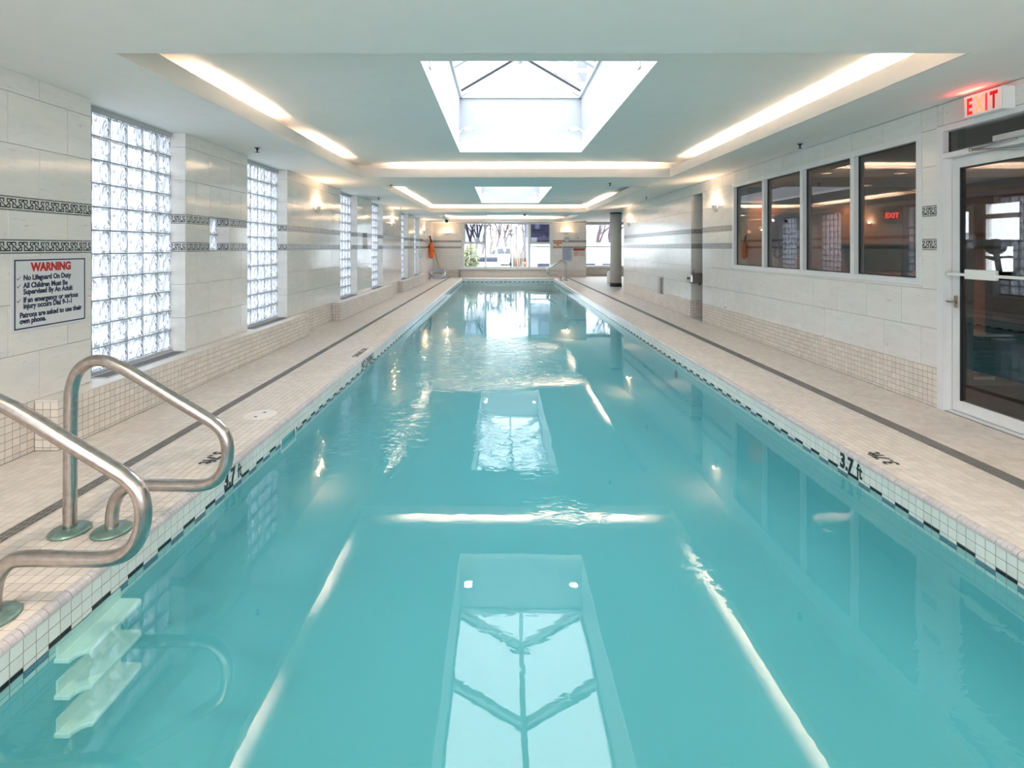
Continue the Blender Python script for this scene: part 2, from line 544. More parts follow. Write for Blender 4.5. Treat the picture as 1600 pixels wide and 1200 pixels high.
# ---- a tile: chamfered slab; a,b in the plane, n out of it
AX = {'L': (lambda a, b, n: (n, a, b)), 'R': (lambda a, b, n: (-n, a, b)), 'F': (lambda a, b, n: (a, -n, b)),
      'U': (lambda a, b, n: (a, b, n)), 'N': (lambda a, b, n: (a, n, b))}
_tm = {}
def tile_mesh(w, h, t, plane, mat, ch=0.0012):
    ch = min(ch, t * .35)
    key = (round(w, 4), round(h, 4), round(t, 4), plane, mat.name)
    if key in _tm: return _tm[key]
    A = AX[plane]
    m = MB()
    w2, h2 = w / 2, h / 2
    ring = lambda d, n: [A(-w2 + d, -h2 + d, n), A(w2 - d, -h2 + d, n), A(w2 - d, h2 - d, n), A(-w2 + d, h2 - d, n)]
    m.v = ring(0, 0) + ring(0, t - ch) + ring(ch, t)
    for j in (0, 4):
        for i in range(4):
            k = (i + 1) % 4
            m.face((j + i, j + k, j + 4 + k, j + 4 + i))
    m.face((8, 9, 10, 11))
    flip = plane in ('R', 'F')
    if flip: m.f = [f[::-1] for f in m.f]
    me = m.mesh('tile', mat)
    _tm[key] = me
    return me

def put_tile(name, a0, a1, b0, b1, n0, t, plane, mat, parent, gap=0.003):
    w_, h_ = a1 - a0 - gap, b1 - b0 - gap
    if w_ < 0.008 or h_ < 0.008: return None
    o = bpy.data.objects.new(name, tile_mesh(w_, h_, t, plane, mat))
    c = AX[plane]((a0 + a1) / 2, (b0 + b1) / 2, 0)
    if plane in ('L', 'R'): c = (n0, c[1], c[2])
    elif plane in ('F', 'N'): c = (c[0], n0, c[2])
    else: c = (c[0], c[1], n0)
    o.location = c
    return link(o, parent)

def mosaic_mesh(cells, n0, t, plane, mat, name, parent, gap=0.004, ch=0.0008):
    """cells: list of (a0,a1,b0,b1) -> ONE mesh of chamfered tiles with a random tint per tile (numpy, quick)"""
    c = np.array(cells, dtype=np.float64)
    if len(c) == 0: return None
    g = gap / 2
    a0, a1, b0, b1 = c[:, 0] + g, c[:, 1] - g, c[:, 2] + g, c[:, 3] - g
    def ring(d, n):
        return np.stack([np.stack([a0 + d, b0 + d, np.full_like(a0, n)], 1), np.stack([a1 - d, b0 + d, np.full_like(a0, n)], 1),
                         np.stack([a1 - d, b1 - d, np.full_like(a0, n)], 1), np.stack([a0 + d, b1 - d, np.full_like(a0, n)], 1)], 1)
    V = np.concatenate([ring(0, 0), ring(ch, t)], 1)             # n,8,3
    n = len(c)
    q = np.array([[0, 1, 5, 4], [1, 2, 6, 5], [2, 3, 7, 6], [3, 0, 4, 7], [4, 5, 6, 7]])
    F = (np.arange(n)[:, None, None] * 8 + q[None]).reshape(-1, 4)
    V = V.reshape(-1, 3)
    if plane == 'L': V = np.stack([V[:, 2] + n0, V[:, 0], V[:, 1]], 1)
    elif plane == 'R': V = np.stack([n0 - V[:, 2], V[:, 0], V[:, 1]], 1); F = F[:, ::-1]
    elif plane == 'F': V = np.stack([V[:, 0], n0 - V[:, 2], V[:, 1]], 1)
    else: V = np.stack([V[:, 0], V[:, 1], V[:, 2] + n0], 1)
    me = bpy.data.meshes.new(name)
    me.vertices.add(len(V)); me.vertices.foreach_set('co', V.astype(np.float32).ravel())
    me.loops.add(F.size); me.loops.foreach_set('vertex_index', F.astype(np.int32).ravel())
    me.polygons.add(len(F)); me.polygons.foreach_set('loop_start', np.arange(0, F.size, 4, dtype=np.int32))
    me.polygons.foreach_set('use_smooth', np.zeros(len(F), dtype=bool))
    me.update(calc_edges=True)
    at = me.attributes.new('tint', 'FLOAT', 'FACE')
    at.data.foreach_set('value', np.repeat(np.random.RandomState(3).rand(n), 5).astype(np.float32))
    me.materials.append(mat)
    o = bpy.data.objects.new(name, me)
    o['kind'] = 'stuff'
    return link(o, parent)

def cuts(a0, a1, pitch, phase=0.0):
    """cell edges between a0 and a1 on a grid of PITCH through PHASE"""
    k0 = math.floor((a0 - phase) / pitch) + 1
    e = [a0]
    x = phase + k0 * pitch
    while x < a1 - 1e-4:
        if x - e[-1] > 0.006: e.append(x)
        x += pitch
    e.append(a1)
    if len(e) > 2 and e[-1] - e[-2] < 0.006: e.pop(-2)
    return list(zip(e[:-1], e[1:]))

# ---- frieze tile with its interlaced band
STROKES = [[(0.08, .45), (0.08, 0), (0.42, 0), (0.72, .38)], [(0, .78), (0.42, .18)],
           [(0.52, 0), (0.84, 0), (0.84, .42), (0.62, .68), (0.62, 1), (1.33, 1), (1.33, .64)], [(0.82, .72), (1.02, .95)]]
def stroke_quads(pts, wd, clip0, clip1):
    out = []
    for p, q in zip(pts[:-1], pts[1:]):
        d = Vector((q[0] - p[0], q[1] - p[1]))
        if d.length < 1e-6: continue
        d.normalize(); nrm = Vector((-d.y, d.x)) * wd / 2; e = d * wd / 2
        P = Vector(p) - e; Q = Vector(q) + e
        qd = [P + nrm, P - nrm, Q - nrm, Q + nrm]
        qd = [(min(max(x, clip0), clip1), y) for x, y in qd]
        out.append(qd)
    return out
_fm = {}
def frieze_mesh(L, Hh, plane):
    key = (round(L, 3), round(Hh, 3), plane)
    if key in _fm: return _fm[key]
    A = AX[plane]; t = 0.012
    m = MB(); w2, h2 = L / 2 - 0.0025, Hh / 2 - 0.001
    ring = lambda d, n: [A(-w2 + d, -h2 + d, n), A(w2 - d, -h2 + d, n), A(w2 - d, h2 - d, n), A(-w2 + d, h2 - d, n)]
    m.v = ring(0, 0) + ring(0, t - .001) + ring(.001, t)
    for j in (0, 4):
        for i in range(4):
            k = (i + 1) % 4; m.face((j + i, j + k, j + 4 + k, j + 4 + i))
    m.face((8, 9, 10, 11))
    up = 0.0815; y0, y1 = -Hh * 0.29, Hh * 0.29; wd = 0.0078
    qs = []
    for sgn in (-1, 1):
        yy = sgn * Hh * 0.455
        qs.append([(-w2, yy - .0022), (w2, yy - .0022), (w2, yy + .0022), (-w2, yy + .0022)])
    n = int(L / up) + 2
    for k in range(-1, n):
        xo = -L / 2 + 0.004 + k * up
        for st in STROKES:
            pts = [(xo + x * up, y0 + y * (y1 - y0)) for x, y in st]
            for q in stroke_quads(pts, wd, -w2 + .002, w2 - .002):
                if max(x for x, _ in q) - min(x for x, _ in q) > 1e-4: qs.append(q)
    for q in qs:
        b = len(m.v)
        m.v += [A(x, y, t + 0.0006) for x, y in q]
        m.face((b, b + 1, b + 2, b + 3), 1)
    me = m.mesh('frieze_tile', [FRIEZE, FRINK])
    _fm[key] = me
    return me

def put_frieze(a0, a1, b0, b1, n0, plane, parent):
    if a1 - a0 < 0.02: return
    o = bpy.data.objects.new('frieze_tile', frieze_mesh(a1 - a0, b1 - b0, plane))
    am, bm = (a0 + a1) / 2, (b0 + b1) / 2
    o.location = (n0, am, bm) if plane in ('L', 'R') else (am, n0, bm)
    return link(o, parent)

TL, TT = 0.4575, 0.012
def clad(parent, plane, n0, a0, a1, rows, friezes, mat, phase, hole=None, name='wall_tile'):
    """marble rows (list of z edges pairs) and frieze rows between a0 and a1; HOLE = (a0,a1,b0,b1) left open"""
    for i, (z0, z1) in enumerate(rows):
        ph = phase + (TL / 2 if i % 2 else 0)
        for c0, c1 in cuts(a0, a1, TL, ph):
            if c1 - c0 < 0.03: continue
            put_open(parent, plane, n0, c0, c1, z0, z1, mat, hole, name)
    for (z0, z1) in friezes:
        x = a0
        for c0, c1 in cuts(a0, a1, 0.326, a0):
            if hole and z0 < hole[3] and z1 > hole[2]:
                for s0, s1 in ((c0, min(c1, hole[0])), (max(c0, hole[1]), c1)):
                    if s1 - s0 > 0.02: put_frieze(s0, s1, z0, z1, n0, plane, parent)
            else:
                put_frieze(c0, c1, z0, z1, n0, plane, parent)

def put_open(parent, plane, n0, c0, c1, z0, z1, mat, hole, name):
    if hole is None or c1 <= hole[0] or c0 >= hole[1] or z1 <= hole[2] or z0 >= hole[3]:
        put_tile(name, c0, c1, z0, z1, n0, TT, plane, mat, parent); return
    if c0 < hole[0]: put_tile(name, c0, hole[0], z0, z1, n0, TT, plane, mat, parent)
    if c1 > hole[1]: put_tile(name, hole[1], c1, z0, z1, n0, TT, plane, mat, parent)
    m0, m1 = max(c0, hole[0]), min(c1, hole[1])
    if z0 < hole[2]: put_tile(name, m0, m1, z0, hole[2], n0, TT, plane, mat, parent)
    if z1 > hole[3]: put_tile(name, m0, m1, hole[3], z1, n0, TT, plane, mat, parent)

# ================================================================== ROOM SHELL
ROWS_L = [(.345, .68), (.68, 1.015), (1.015, 1.35), (1.4425, 1.6325), (1.725, 2.068), (2.068, 2.404), (2.404, 2.546)]
FR_L = [(1.35, 1.4425), (1.6325, 1.725)]
ROWS_R = [(.341, .683), (.683, 1.025), (1.025, 1.368), (1.4655, 1.664), (1.757, 2.10), (2.10, 2.42), (2.42, 2.615)]
FR_R = [(1.368, 1.4655), (1.664, 1.757)]
WIN = []                                   # glass block windows (y0, y1)
NICHE = []
for k in range(3):
    WIN += [(3.985 + SECT * k, 5.185 + SECT * k), (6.44 + SECT * k, 7.65 + SECT * k)]
    NICHE.append((5.61 + SECT * k, 6.02 + SECT * k, 1.355, 1.73))
LEDGES = [(3.50 + SECT * k, 8.10 + SECT * k) for k in range(3)]

# ---- wall_left
CL = XL - TT
b = MB()
edges = [YB - 0.3] + [e for wn in WIN for e in wn] + [YF + 0.3]
PIERS = [(edges[i], edges[i + 1]) for i in range(0, len(edges), 2)]
for i, (a0, a1) in enumerate(PIERS):
    if i in (1, 3, 5):
        h = NICHE[i // 2]
        b.box(-3.52, CL, a0, h[0], -0.05, 2.9); b.box(-3.52, CL, h[1], a1, -0.05, 2.9)
        b.box(-3.52, CL, h[0], h[1], -0.05, h[2]); b.box(-3.52, CL, h[0], h[1], h[3], 2.9)
    else:
        b.box(-3.52, CL, a0, a1, -0.05, 2.9)
for (a0, a1) in WIN:
    b.box(-3.52, CL, a0, a1, -0.05, ZLEDGE - 0.02); b.box(-3.52, CL, a0, a1, ZC + .02, 2.9)
wall_left = tag(b.build('wall_left', GROUT_L), 'polished marble tiled wall with glass block windows on the pool\'s left side', kind='structure')
for i, (a0, a1) in enumerate(PIERS):
    a0v = max(a0, 2.6); a1v = min(a1, YF)
    hole = NICHE[i // 2] if i in (1, 3, 5) else None
    ph = {0: 3.54, 1: 5.363, 2: 7.8, 3: 11.54, 4: 14.0, 5: 17.72, 6: 20.2}[i]
    clad(wall_left, 'L', CL, a0v, a1v, ROWS_L, FR_L, MARBLE, ph, hole)
for (a0, a1) in WIN:                       # tiled window reveals that face the camera
    for (z0, z1) in ROWS_L:
        put_tile('reveal_tile', -3.352, XL, z0, z1, a1, TT, 'F', MARBLE, wall_left)
    for (z0, z1) in FR_L:
        put_frieze(-3.352, XL, z0, z1, a1, 'F', wall_left)
for (a0, a1, z0, z1) in NICHE:
    put_tile('reveal_tile', -3.352, XL, 1.4425, 1.6325, a1, TT, 'F', MARBLE, wall_left)
    for (f0, f1) in FR_L:
        put_frieze(-3.352, XL, f0, f1, a1, 'F', wall_left)

# ---- glass block windows
def block_mesh(w_, h_):
    m = MB(); hw, hh = w_ / 2, h_ / 2
    ring = lambda d, x: [(x, -hw + d, -hh + d), (x, hw - d, -hh + d), (x, hw - d, hh - d), (x, -hw + d, hh - d)]
    m.v = ring(0, -0.07) + ring(0, -0.004) + ring(0.004, 0) + ring(0.013, 0) + ring(0.017, -0.006)
    for j in range(0, 16, 4):
        for i in range(4):
            k = (i + 1) % 4
            m.face((j + i, j + k, j + 4 + k, j + 4 + i))
    m.face((16, 17, 18, 19))
    return m.mesh('glass_block', BLOCK)
XG = -3.332
def block_window(name, y0, y1, z0, z1, nc, nr, label):
    mb = MB()
    pw, phh = (y1 - y0) / nc, (z1 - z0) / nr
    for i in range(nc + 1):
        mb.box(XG - 0.062, XG - 0.006, y0 + i * pw - 0.006, y0 + i * pw + 0.006, z0, z1)
    for j in range(nr + 1):
        mb.box(XG - 0.060, XG - 0.007, y0, y1, z0 + j * phh - 0.006, z0 + j * phh + 0.006)
    wn = tag(mb.build(name, MORTAR), label, kind='structure')
    me = block_mesh(pw - 0.012, phh - 0.012)
    for j in range(nr):
        for i in range(nc):
            o = bpy.data.objects.new('glass_block', me)
            o.location = (XG, y0 + (i + .5) * pw, z0 + (j + .5) * phh)
            link(o, wn)
    return wn
ORD = ['nearest', 'second', 'third', 'fourth', 'fifth', 'farthest']
for i, (a0, a1) in enumerate(WIN):
    wn = block_window('window_%d' % (i + 1), a0 - 0.015, a1 - TT, 0.365, 2.505, 6, 11,
                      'tall glass block window in the left wall, %s of the six' % ORD[i])
    m = MB()
    m.box(-3.40, XG + 0.012, a0, a1 - TT, 2.505, ZC); m.box(-3.40, XG + 0.012, a0, a1 - TT, ZLEDGE, 0.365)
    m.build('frame_rail', ALUG, wn)
for i, (a0, a1, z0, z1) in enumerate(NICHE):
    block_window('window_%d' % (i + 7), a0, a1 - TT, z0, z1, 2, 2, 'small square glass block window between the frieze bands, %s of the three' % ('nearest', 'middle', 'farthest')[i])

# ---- right wall
CR = XR + TT
DOOR = (3.33, 4.43, 0.0, 2.425)
WR = (4.593, 8.354, 1.05, 2.42)
PASS = (9.60, 10.19)
YRE = 15.80                                # far end of the right wall
b = MB()
def core(y0, y1, z0, z1): b.box(CR, 4.02, y0, y1, z0, z1)
core(YB - .3, DOOR[0], -.05, 2.95); core(DOOR[0], DOOR[1], DOOR[3], 2.95)
core(DOOR[1], WR[0], -.05, 2.95); core(WR[0], WR[1], -.05, WR[2]); core(WR[0], WR[1], WR[3], 2.95)
core(WR[1], PASS[0], -.05, 2.95); core(PASS[0], PASS[1], 2.42, 2.95); core(PASS[1], YRE, -.05, 2.95)
wall_right = tag(b.build('wall_right', GROUT_L), 'pale marble tiled wall with long interior window on the pool\'s right side', kind='structure')
clad(wall_right, 'R', CR, DOOR[1], PASS[0], ROWS_R, FR_R, MARBLE_R, 4.60, (WR[0], WR[1], WR[2], WR[3]))
clad(wall_right, 'R', CR, PASS[1], YRE, ROWS_R, FR_R, MARBLE_R, 10.3)
clad(wall_right, 'R', CR, PASS[0], PASS[1], [(2.42, 2.615)], [], MARBLE_R, 9.6)
clad(wall_right, 'R', CR, 2.9, DOOR[1], [(2.43, 2.615)], [], MARBLE_R, 3.0)
# far jamb of the passage, facing the camera
for (z0, z1) in ROWS_R[:-1]:
    put_tile('jamb_tile', XR, XR + 0.46, z0, z1, PASS[1], TT, 'F', MARBLE_R, wall_right)
    put_tile('jamb_tile', XR + 0.46, XR + 0.92, z0, z1, PASS[1], TT, 'F', MARBLE_R, wall_right)
for (z0, z1) in FR_R:
    for k in range(3):
        put_frieze(XR + .31 * k, XR + .31 * (k + 1), z0, z1, PASS[1], 'F', wall_right)
# passage recess
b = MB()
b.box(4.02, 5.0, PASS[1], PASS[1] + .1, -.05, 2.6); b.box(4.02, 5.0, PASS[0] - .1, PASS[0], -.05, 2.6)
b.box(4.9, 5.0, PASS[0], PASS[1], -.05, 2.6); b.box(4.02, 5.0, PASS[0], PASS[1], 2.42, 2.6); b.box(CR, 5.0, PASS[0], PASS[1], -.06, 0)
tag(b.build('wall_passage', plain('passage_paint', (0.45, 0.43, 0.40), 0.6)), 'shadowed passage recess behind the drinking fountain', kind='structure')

# ---- end wall
b = MB()
WE = (-1.834, 2.40, 0.367, 2.52)
CF = YF + TT
b.box(-3.6, WE[0], CF, CF + .2, -.05, 2.95); b.box(WE[0], WE[1], CF, CF + .2, -.05, WE[2]); b.box(WE[0], WE[1], CF, CF + .2, WE[3], 2.95)
b.box(WE[1], 3.97, CF, CF + .2, -.05, 2.95)
b.box(3.93, 3.97, CF, 24.9, -.05, 2.95)
b.box(3.97, 6.8, 24.8, 25.0, -.05, .45); b.box(3.97, 6.8, 24.8, 25.0, 2.52, 2.95); b.box(6.3, 6.8, 24.8, 25.0, .45, 2.52)
b.box(6.6, 6.8, YRE - .1, 25.0, -.05, 2.95)
b.box(4.02, 6.8, YRE - .1, YRE, -.05, 2.95)
wall_end = tag(b.build('wall_far', GROUT_L), 'tiled end wall with street window beyond the far end of the pool', kind='structure')
for x0, x1, ph in ((XL, WE[0], -3.0), (WE[1], 3.97, 2.5)):
    clad(wall_end, 'F', CF, x0, x1, ROWS_L, FR_L, MARBLE_R, ph)
b = MB(); WB = (-3.0, 3.6, .25, 2.45)
b.box(-3.6, WB[0], YB - .2, YB, -.05, 2.95); b.box(WB[1], 4.05, YB - .2, YB, -.05, 2.95)
b.box(WB[0], WB[1], YB - .2, YB, -.05, WB[2]); b.box(WB[0], WB[1], YB - .2, YB, WB[3], 2.95)
tag(b.build('wall_near', MARBLE), 'wall behind the viewpoint at the near end of the pool', kind='structure')
m = MB(); m.box(WB[0], WB[1], YB - .12, YB - .02, WB[2], WB[2] + .07); m.box(WB[0], WB[1], YB - .12, YB - .02, WB[3] - .07, WB[3])
for q in (WB[0], .27, WB[1] - .06): m.box(q, q + .06, YB - .12, YB - .02, WB[2] + .07, WB[3] - .07)
wb = tag(m.build('window_14', ALU), 'unseen window added behind the viewpoint to light the near end', kind='structure')  # out of view, added so daylight brightens the near end
MB().box(WB[0], WB[1], YB - .08, YB - .072, WB[2] + .07, WB[3] - .07).build('glass_pane', GLASS, wb)

# ---- ceiling
R_ = 0.25
b = MB()
ZT = 2.95
b.box(-3.55, CX0 - R_, YB - .3, 25.0, ZC, ZT)
ys = [YB - .3] + [e for c0, c1 in COFFERS for e in (c0 - R_, c1 + R_)] + [25.0]
def zs(x): return ZC + (ZCR - ZC) * (x - CX1) / (XR - CX1)
for i in range(0, len(ys), 2):
    b.box(CX0 - R_, CX1, ys[i], ys[i + 1], ZC, ZT)
    b.prism([(CX1, ZC), (3.9, zs(3.9)), (3.9, ZT), (CX1, ZT)], 'y', ys[i], ys[i + 1])
for c0, c1 in COFFERS:
    x = CX1 + R_
    b.prism([(x, zs(x)), (3.9, zs(3.9)), (3.9, ZT), (x, ZT)], 'y', c0 - R_, c1 + R_)
    b.box(CX0 - R_, CX0 - .003, c0 - R_, c1 + R_, ZC, ZC + .02)
    b.prism([(CX1 + .003, ZC), (x, zs(x)), (x, zs(x) + .02), (CX1 + .003, ZC + .02)], 'y', c0 - R_, c1 + R_)
    b.box(CX0 - .003, CX1 + .003, c0 - R_, c0 - .003, ZC, ZC + .02); b.box(CX0 - .003, CX1 + .003, c1 + .003, c1 + R_, ZC, ZC + .02)
b.prism([(3.9, zs(3.9)), (6.8, zs(3.9)), (6.8, ZT), (3.9, ZT)], 'y', YRE - .1, 25.0)
ceiling = tag(b.build('ceiling', PAINT), 'painted plaster ceiling with three lit coffers', kind='structure')
for (c0, c1), (s0, s1, n) in zip(COFFERS, SKYS):
    m = MB()
    X0, X1, Y0, Y1 = CX0 - R_ - .02, CX1 + R_ + .02, c0 - R_ - .02, c1 + R_ + .02
    m.box(X0, SKYX[0], Y0, Y1, ZRAISE, ZRAISE + .06); m.box(SKYX[1], X1, Y0, Y1, ZRAISE, ZRAISE + .06)
    m.box(SKYX[0], SKYX[1], Y0, s0, ZRAISE, ZRAISE + .06); m.box(SKYX[0], SKYX[1], s1, Y1, ZRAISE, ZRAISE + .06)
    m.build('raised_panel', PAINT, ceiling)
    t_ = .025
    MB().box(CX0 - t_, CX0, c0 - t_, c1 + t_, ZC + .0004, ZLIP).build('cove_lip', LIPP, ceiling)
    MB().box(CX1, CX1 + t_, c0 - t_, c1 + t_, ZC + .0004, ZLIP).build('cove_lip', LIPP, ceiling)
    MB().box(CX0, CX1, c0 - t_, c0, ZC + .0004, ZLIP).build('cove_lip', LIPP, ceiling)
    MB().box(CX0, CX1, c1, c1 + t_, ZC + .0004, ZLIP).build('cove_lip', LIPP, ceiling)
    # skylight shaft
    m = MB()
    m.box(SKYX[0] - .06, SKYX[0], s0 - .06, s1 + .06, ZRAISE + .06, ZEAVE); m.box(SKYX[1], SKYX[1] + .06, s0 - .06, s1 + .06, ZRAISE + .06, ZEAVE)
    m.box(SKYX[0], SKYX[1], s0 - .06, s0, ZRAISE + .06, ZEAVE); m.box(SKYX[0], SKYX[1], s1, s1 + .06, ZRAISE + .06, ZEAVE)
    m.build('skylight_shaft', PAINTW, ceiling)

# ---- skylights: gabled glazing on the shafts
def bar(m, p, q, w_, h_, mi=0):
    """rectangular bar from p to q, w across (horizontal), h deep"""
    p, q = Vector(p), Vector(q); d = (q - p).normalized()
    side = d.cross(Vector((0, 0, 1)))
    if side.length < 1e-4: side = Vector((1, 0, 0))
    side.normalize(); up = side.cross(d).normalized()
    b0 = len(m.v)
    for c in (p, q):
        for a, e in ((-1, -1), (1, -1), (1, 1), (-1, 1)):
            m.v.append(tuple(c + side * (a * w_ / 2) + up * (e * h_ / 2)))
    for f in ((0, 1, 2, 3), (7, 6, 5, 4), (0, 4, 5, 1), (1, 5, 6, 2), (2, 6, 7, 3), (3, 7, 4, 0)):
        m.face([b0 + i for i in f], mi)
XM = (SKYX[0] + SKYX[1]) / 2
for i, (s0, s1, n) in enumerate(SKYS):
    m = MB()
    m.box(SKYX[0] - .05, SKYX[0] + .03, s0 - .05, s1 + .05, ZEAVE - .035, ZEAVE + .03); m.box(SKYX[1] - .03, SKYX[1] + .05, s0 - .05, s1 + .05, ZEAVE - .035, ZEAVE + .03)
    m.box(SKYX[0], SKYX[1], s0 - .05, s0 + .03, ZEAVE - .035, ZEAVE + .03); m.box(SKYX[0], SKYX[1], s1 - .03, s1 + .05, ZEAVE - .035, ZEAVE + .03)
    sk = tag(m.build('skylight', ALU), 'white framed gabled skylight over the pool, %s of the three' % ('nearest', 'middle', 'farthest')[i], kind='structure')
    ridge = MB(); bar(ridge, (XM, s0, ZRIDGE), (XM, s1, ZRIDGE), .07, .10); ridge.build('ridge_beam', ALU, sk)
    for k in range(n + 1):
        y = s0 + (s1 - s0) * k / n
        for xe in (SKYX[0], SKYX[1]):
            r = MB(); wd = .12 if k in (0, n) else .08
            bar(r, (xe, y, ZEAVE + .02), (XM, y, ZRIDGE), wd, .09)
            ro = r.build('rafter', ALU, sk)
            g = MB()
            for s_ in (-1, 1):
                bar(g, (xe, y + s_ * (wd / 2 + .004), ZEAVE + .045), (XM, y + s_ * (wd / 2 + .004), ZRIDGE + .025), .008, .03)
            g.build('gasket', BLACK, ro)
    for ye in (s0, s1):
        r = MB(); r.box(XM - .028, XM + .028, ye - .03, ye + .03, ZEAVE, ZRIDGE); r.build('mullion', ALU, sk)
        for xe in (SKYX[0], SKYX[1]):
            r = MB(); r.prism([(xe, ZEAVE), (XM, ZEAVE), (XM, ZRIDGE)], 'y', ye - .004, ye + .004); r.build('glass_pane', GLASS_S, sk)
    for k in range(n):
        y0, y1 = s0 + (s1 - s0) * k / n, s0 + (s1 - s0) * (k + 1) / n
        for xe in (SKYX[0], SKYX[1]):
            p = MB()
            for dz in (0.045, 0.053):
                p.v += [(xe, y0, ZEAVE + dz), (xe, y1, ZEAVE + dz), (XM, y1, ZRIDGE + dz), (XM, y0, ZRIDGE + dz)]
            for f in ((0, 1, 2, 3), (7, 6, 5, 4), (0, 4, 5, 1), (1, 5, 6, 2), (2, 6, 7, 3), (3, 7, 4, 0)): p.face(f)
            p.build('glass_pane', GLASS_S, sk)

# ---- cove lamps: warm tubes lying behind the lips
WARM = (1.0, 0.73, 0.55)
COVE_W = 2.0                              # watts per metre
def cove(axis, fixed, a, b_, inward):
    L = b_ - a
    ld = bpy.data.lights.new('cove_tube', 'AREA'); ld.shape = 'RECTANGLE'
    ld.size, ld.size_y = (0.05, L) if axis == 'y' else (L, 0.05)
    ld.color = WARM; ld.energy = COVE_W * L
    lo = bpy.data.objects.new('cove_tube', ld)
    lo.location = (fixed, (a + b_) / 2, ZC + .06) if axis == 'y' else ((a + b_) / 2, fixed, ZC + .06)
    lo.rotation_euler = (PI, .75 * inward, 0) if axis == 'y' else (PI - .75 * inward, 0, 0)     # tilted towards the room
    COL.objects.link(lo)
xl, xr = CX0 - .12, CX1 + .12
for a, b_ in ((4.05, 5.25), (6.35, 7.70)): cove('y', xl, a, b_, 1)
cove('y', xr, 3.1, 7.6, -1); cove('x', 8.42 + .12, -1.65, 2.45, -1)
for a, b_ in ((9.8, 12.25), (12.95, 16.3)): cove('y', xl, a, b_, 1)
cove('y', xr, 13.3, 16.4, -1); cove('x', 16.76 + .12, -2.2, 2.6, -1)
for a, b_ in ((18.4, 20.2), (21.2, 22.6)): cove('y', xl, a, b_, 1)
cove('y', xr, 18.3, 21.0, -1); cove('x', 22.95 + .1, -2.1, 2.5, -1)
cove('x', 3.05 - .12, -.9, 2.5, 1)

# ---- floor, drains, curbs
DL = (-2.433, -2.352)
DR = (3.004, 3.120)
b = MB()
TZ = 0.0025                                # tiles stand proud of the grout bed
MT = 0.0025
for x0, x1 in ((-3.55, DL[0]), (DL[1], PX0 - .012)):
    b.box(x0, x1, YB - .3, 25.0, -.12, -TZ)
for x0, x1, y1 in ((PX1 + .012, DR[0], 25.0), (DR[1], 3.9, 25.0)):
    b.box(x0, x1, YB - .3, y1, -.12, -TZ)
b.box(3.9, 6.8, YRE - .1, 25.0, -.12, -TZ)
b.box(PX0 - .012, PX1 + .012, PY1 + .012, 25.0, -.12, -TZ)
b.box(PX0 - .012, PX1 + .012, YB - .3, PY0 - .012, -.12, -TZ)
b.box(DL[0], DL[1], YB - .3, 25.0, -.12, -.03); b.box(DR[0], DR[1], YB - .3, 25.0, -.12, -.03)
floor = tag(b.build('floor', GROUT), 'pool deck of small beige mosaic tiles', kind='structure')
cells = []
def fill(x0, x1, y0, y1, phx, phy):
    for (a0, a1) in cuts(x0, x1, PITCH, phx):
        for (c0, c1) in cuts(y0, y1, PITCH, phy):
            if a1 - a0 > .012 and c1 - c0 > .012: cells.append((a0, a1, c0, c1))
NX = 0.030
# left deck, with the ledges cut out
yl = [0.9] + [e for l in LEDGES for e in l] + [YF]
for i in range(len(yl) - 1):
    x0 = XLEDGE if i % 2 else XL
    fill(x0, DL[0], yl[i], yl[i + 1], DL[0], 1.965)
fill(DL[1], PX0 - NX, .9, YF, PX0 - NX, 1.965)
fill(PX1 + NX, DR[0], .9, YF, PX1 + NX, 2.341)
fill(DR[1], XR, .9, YRE, DR[1], 2.341); fill(DR[1], 6.6, YRE, 24.8, DR[1], 2.341)
fill(PX0 - NX, PX1 + NX, PY1 + NX, YF, PX0, PY1 + NX)
# keep room for flush deck fittings: the skimmer lid
LID = (-2.0, 4.25, 0.132)
def proj(x, y, z): return 783 + 800 * x / y, 386.7 - 800 * (z - H) / y
def in_view(x, y, z):
    if y < .5: return False
    u, v = proj(x, y, z); return -5 < u < 1605 and 60 < v < 1140
vis = [c for c in cells if in_view((c[0] + c[1]) / 2, (c[2] + c[3]) / 2, 0)]
vis.sort(key=lambda c: c[3])
near = set(vis[:300])
for c in vis[:300]:
    put_tile('mosaic_tile', c[0], c[1], c[2], c[3], -TZ, TZ, 'U', MOSAIC, floor, 0.004)
mosaic_mesh([c for c in cells if c not in near], -TZ, TZ, 'U', MOSAIC, 'far_mosaic', floor)

def drain(x0, x1, label, nb):
    m = MB(); m.box(x0, x1, YB, YF - .02, -.03, -.026)
    d = tag(m.build('floor_drain', DRAIND), label, 'drain')
    wbar = (x1 - x0) / (2 * nb - 1)
    for k in range(nb):
        xx = x0 + 2 * k * wbar
        MB().box(xx, xx + wbar * 1.12, YB, YF - .02, -.026, -.001).build('grate_bar', DRAIN, d)
    m = MB(); y = 1.2
    while y < 12:
        m.box(x0, x1, y, y + .014, -.022, -.003); y += .045
    o = m.build('cross_bars', DRAIN, d); o['kind'] = 'stuff'
drain(DL[0], DL[1], 'long grey slot drain in the deck between ledges and pool', 4)
drain(DR[0], DR[1], 'long grey slot drain in the deck beside the glass door', 5)

def curb_tiles(parent, plane, n0, a0, a1, zt, indiv_y, phase, mat=MOSAIC_W, lim=0.0):
    rows = []
    z = zt
    while z > 0.004:
        rows.append((max(z - PITCH, 0.0), z)); z -= PITCH
    ind, rest = [], []
    for c0, c1 in cuts(a0, a1, PITCH, phase):
        for (z0, z1) in rows:
            if z1 - z0 < .01: continue
            (ind if c1 <= indiv_y else rest).append((c0, c1, z0, z1))
    for c in ind: put_tile('mosaic_tile', c[0], c[1], c[2], c[3], n0, MT, plane, mat, parent, .004)
    mosaic_mesh(rest, n0, MT, plane, mat, 'far_mosaic', parent)

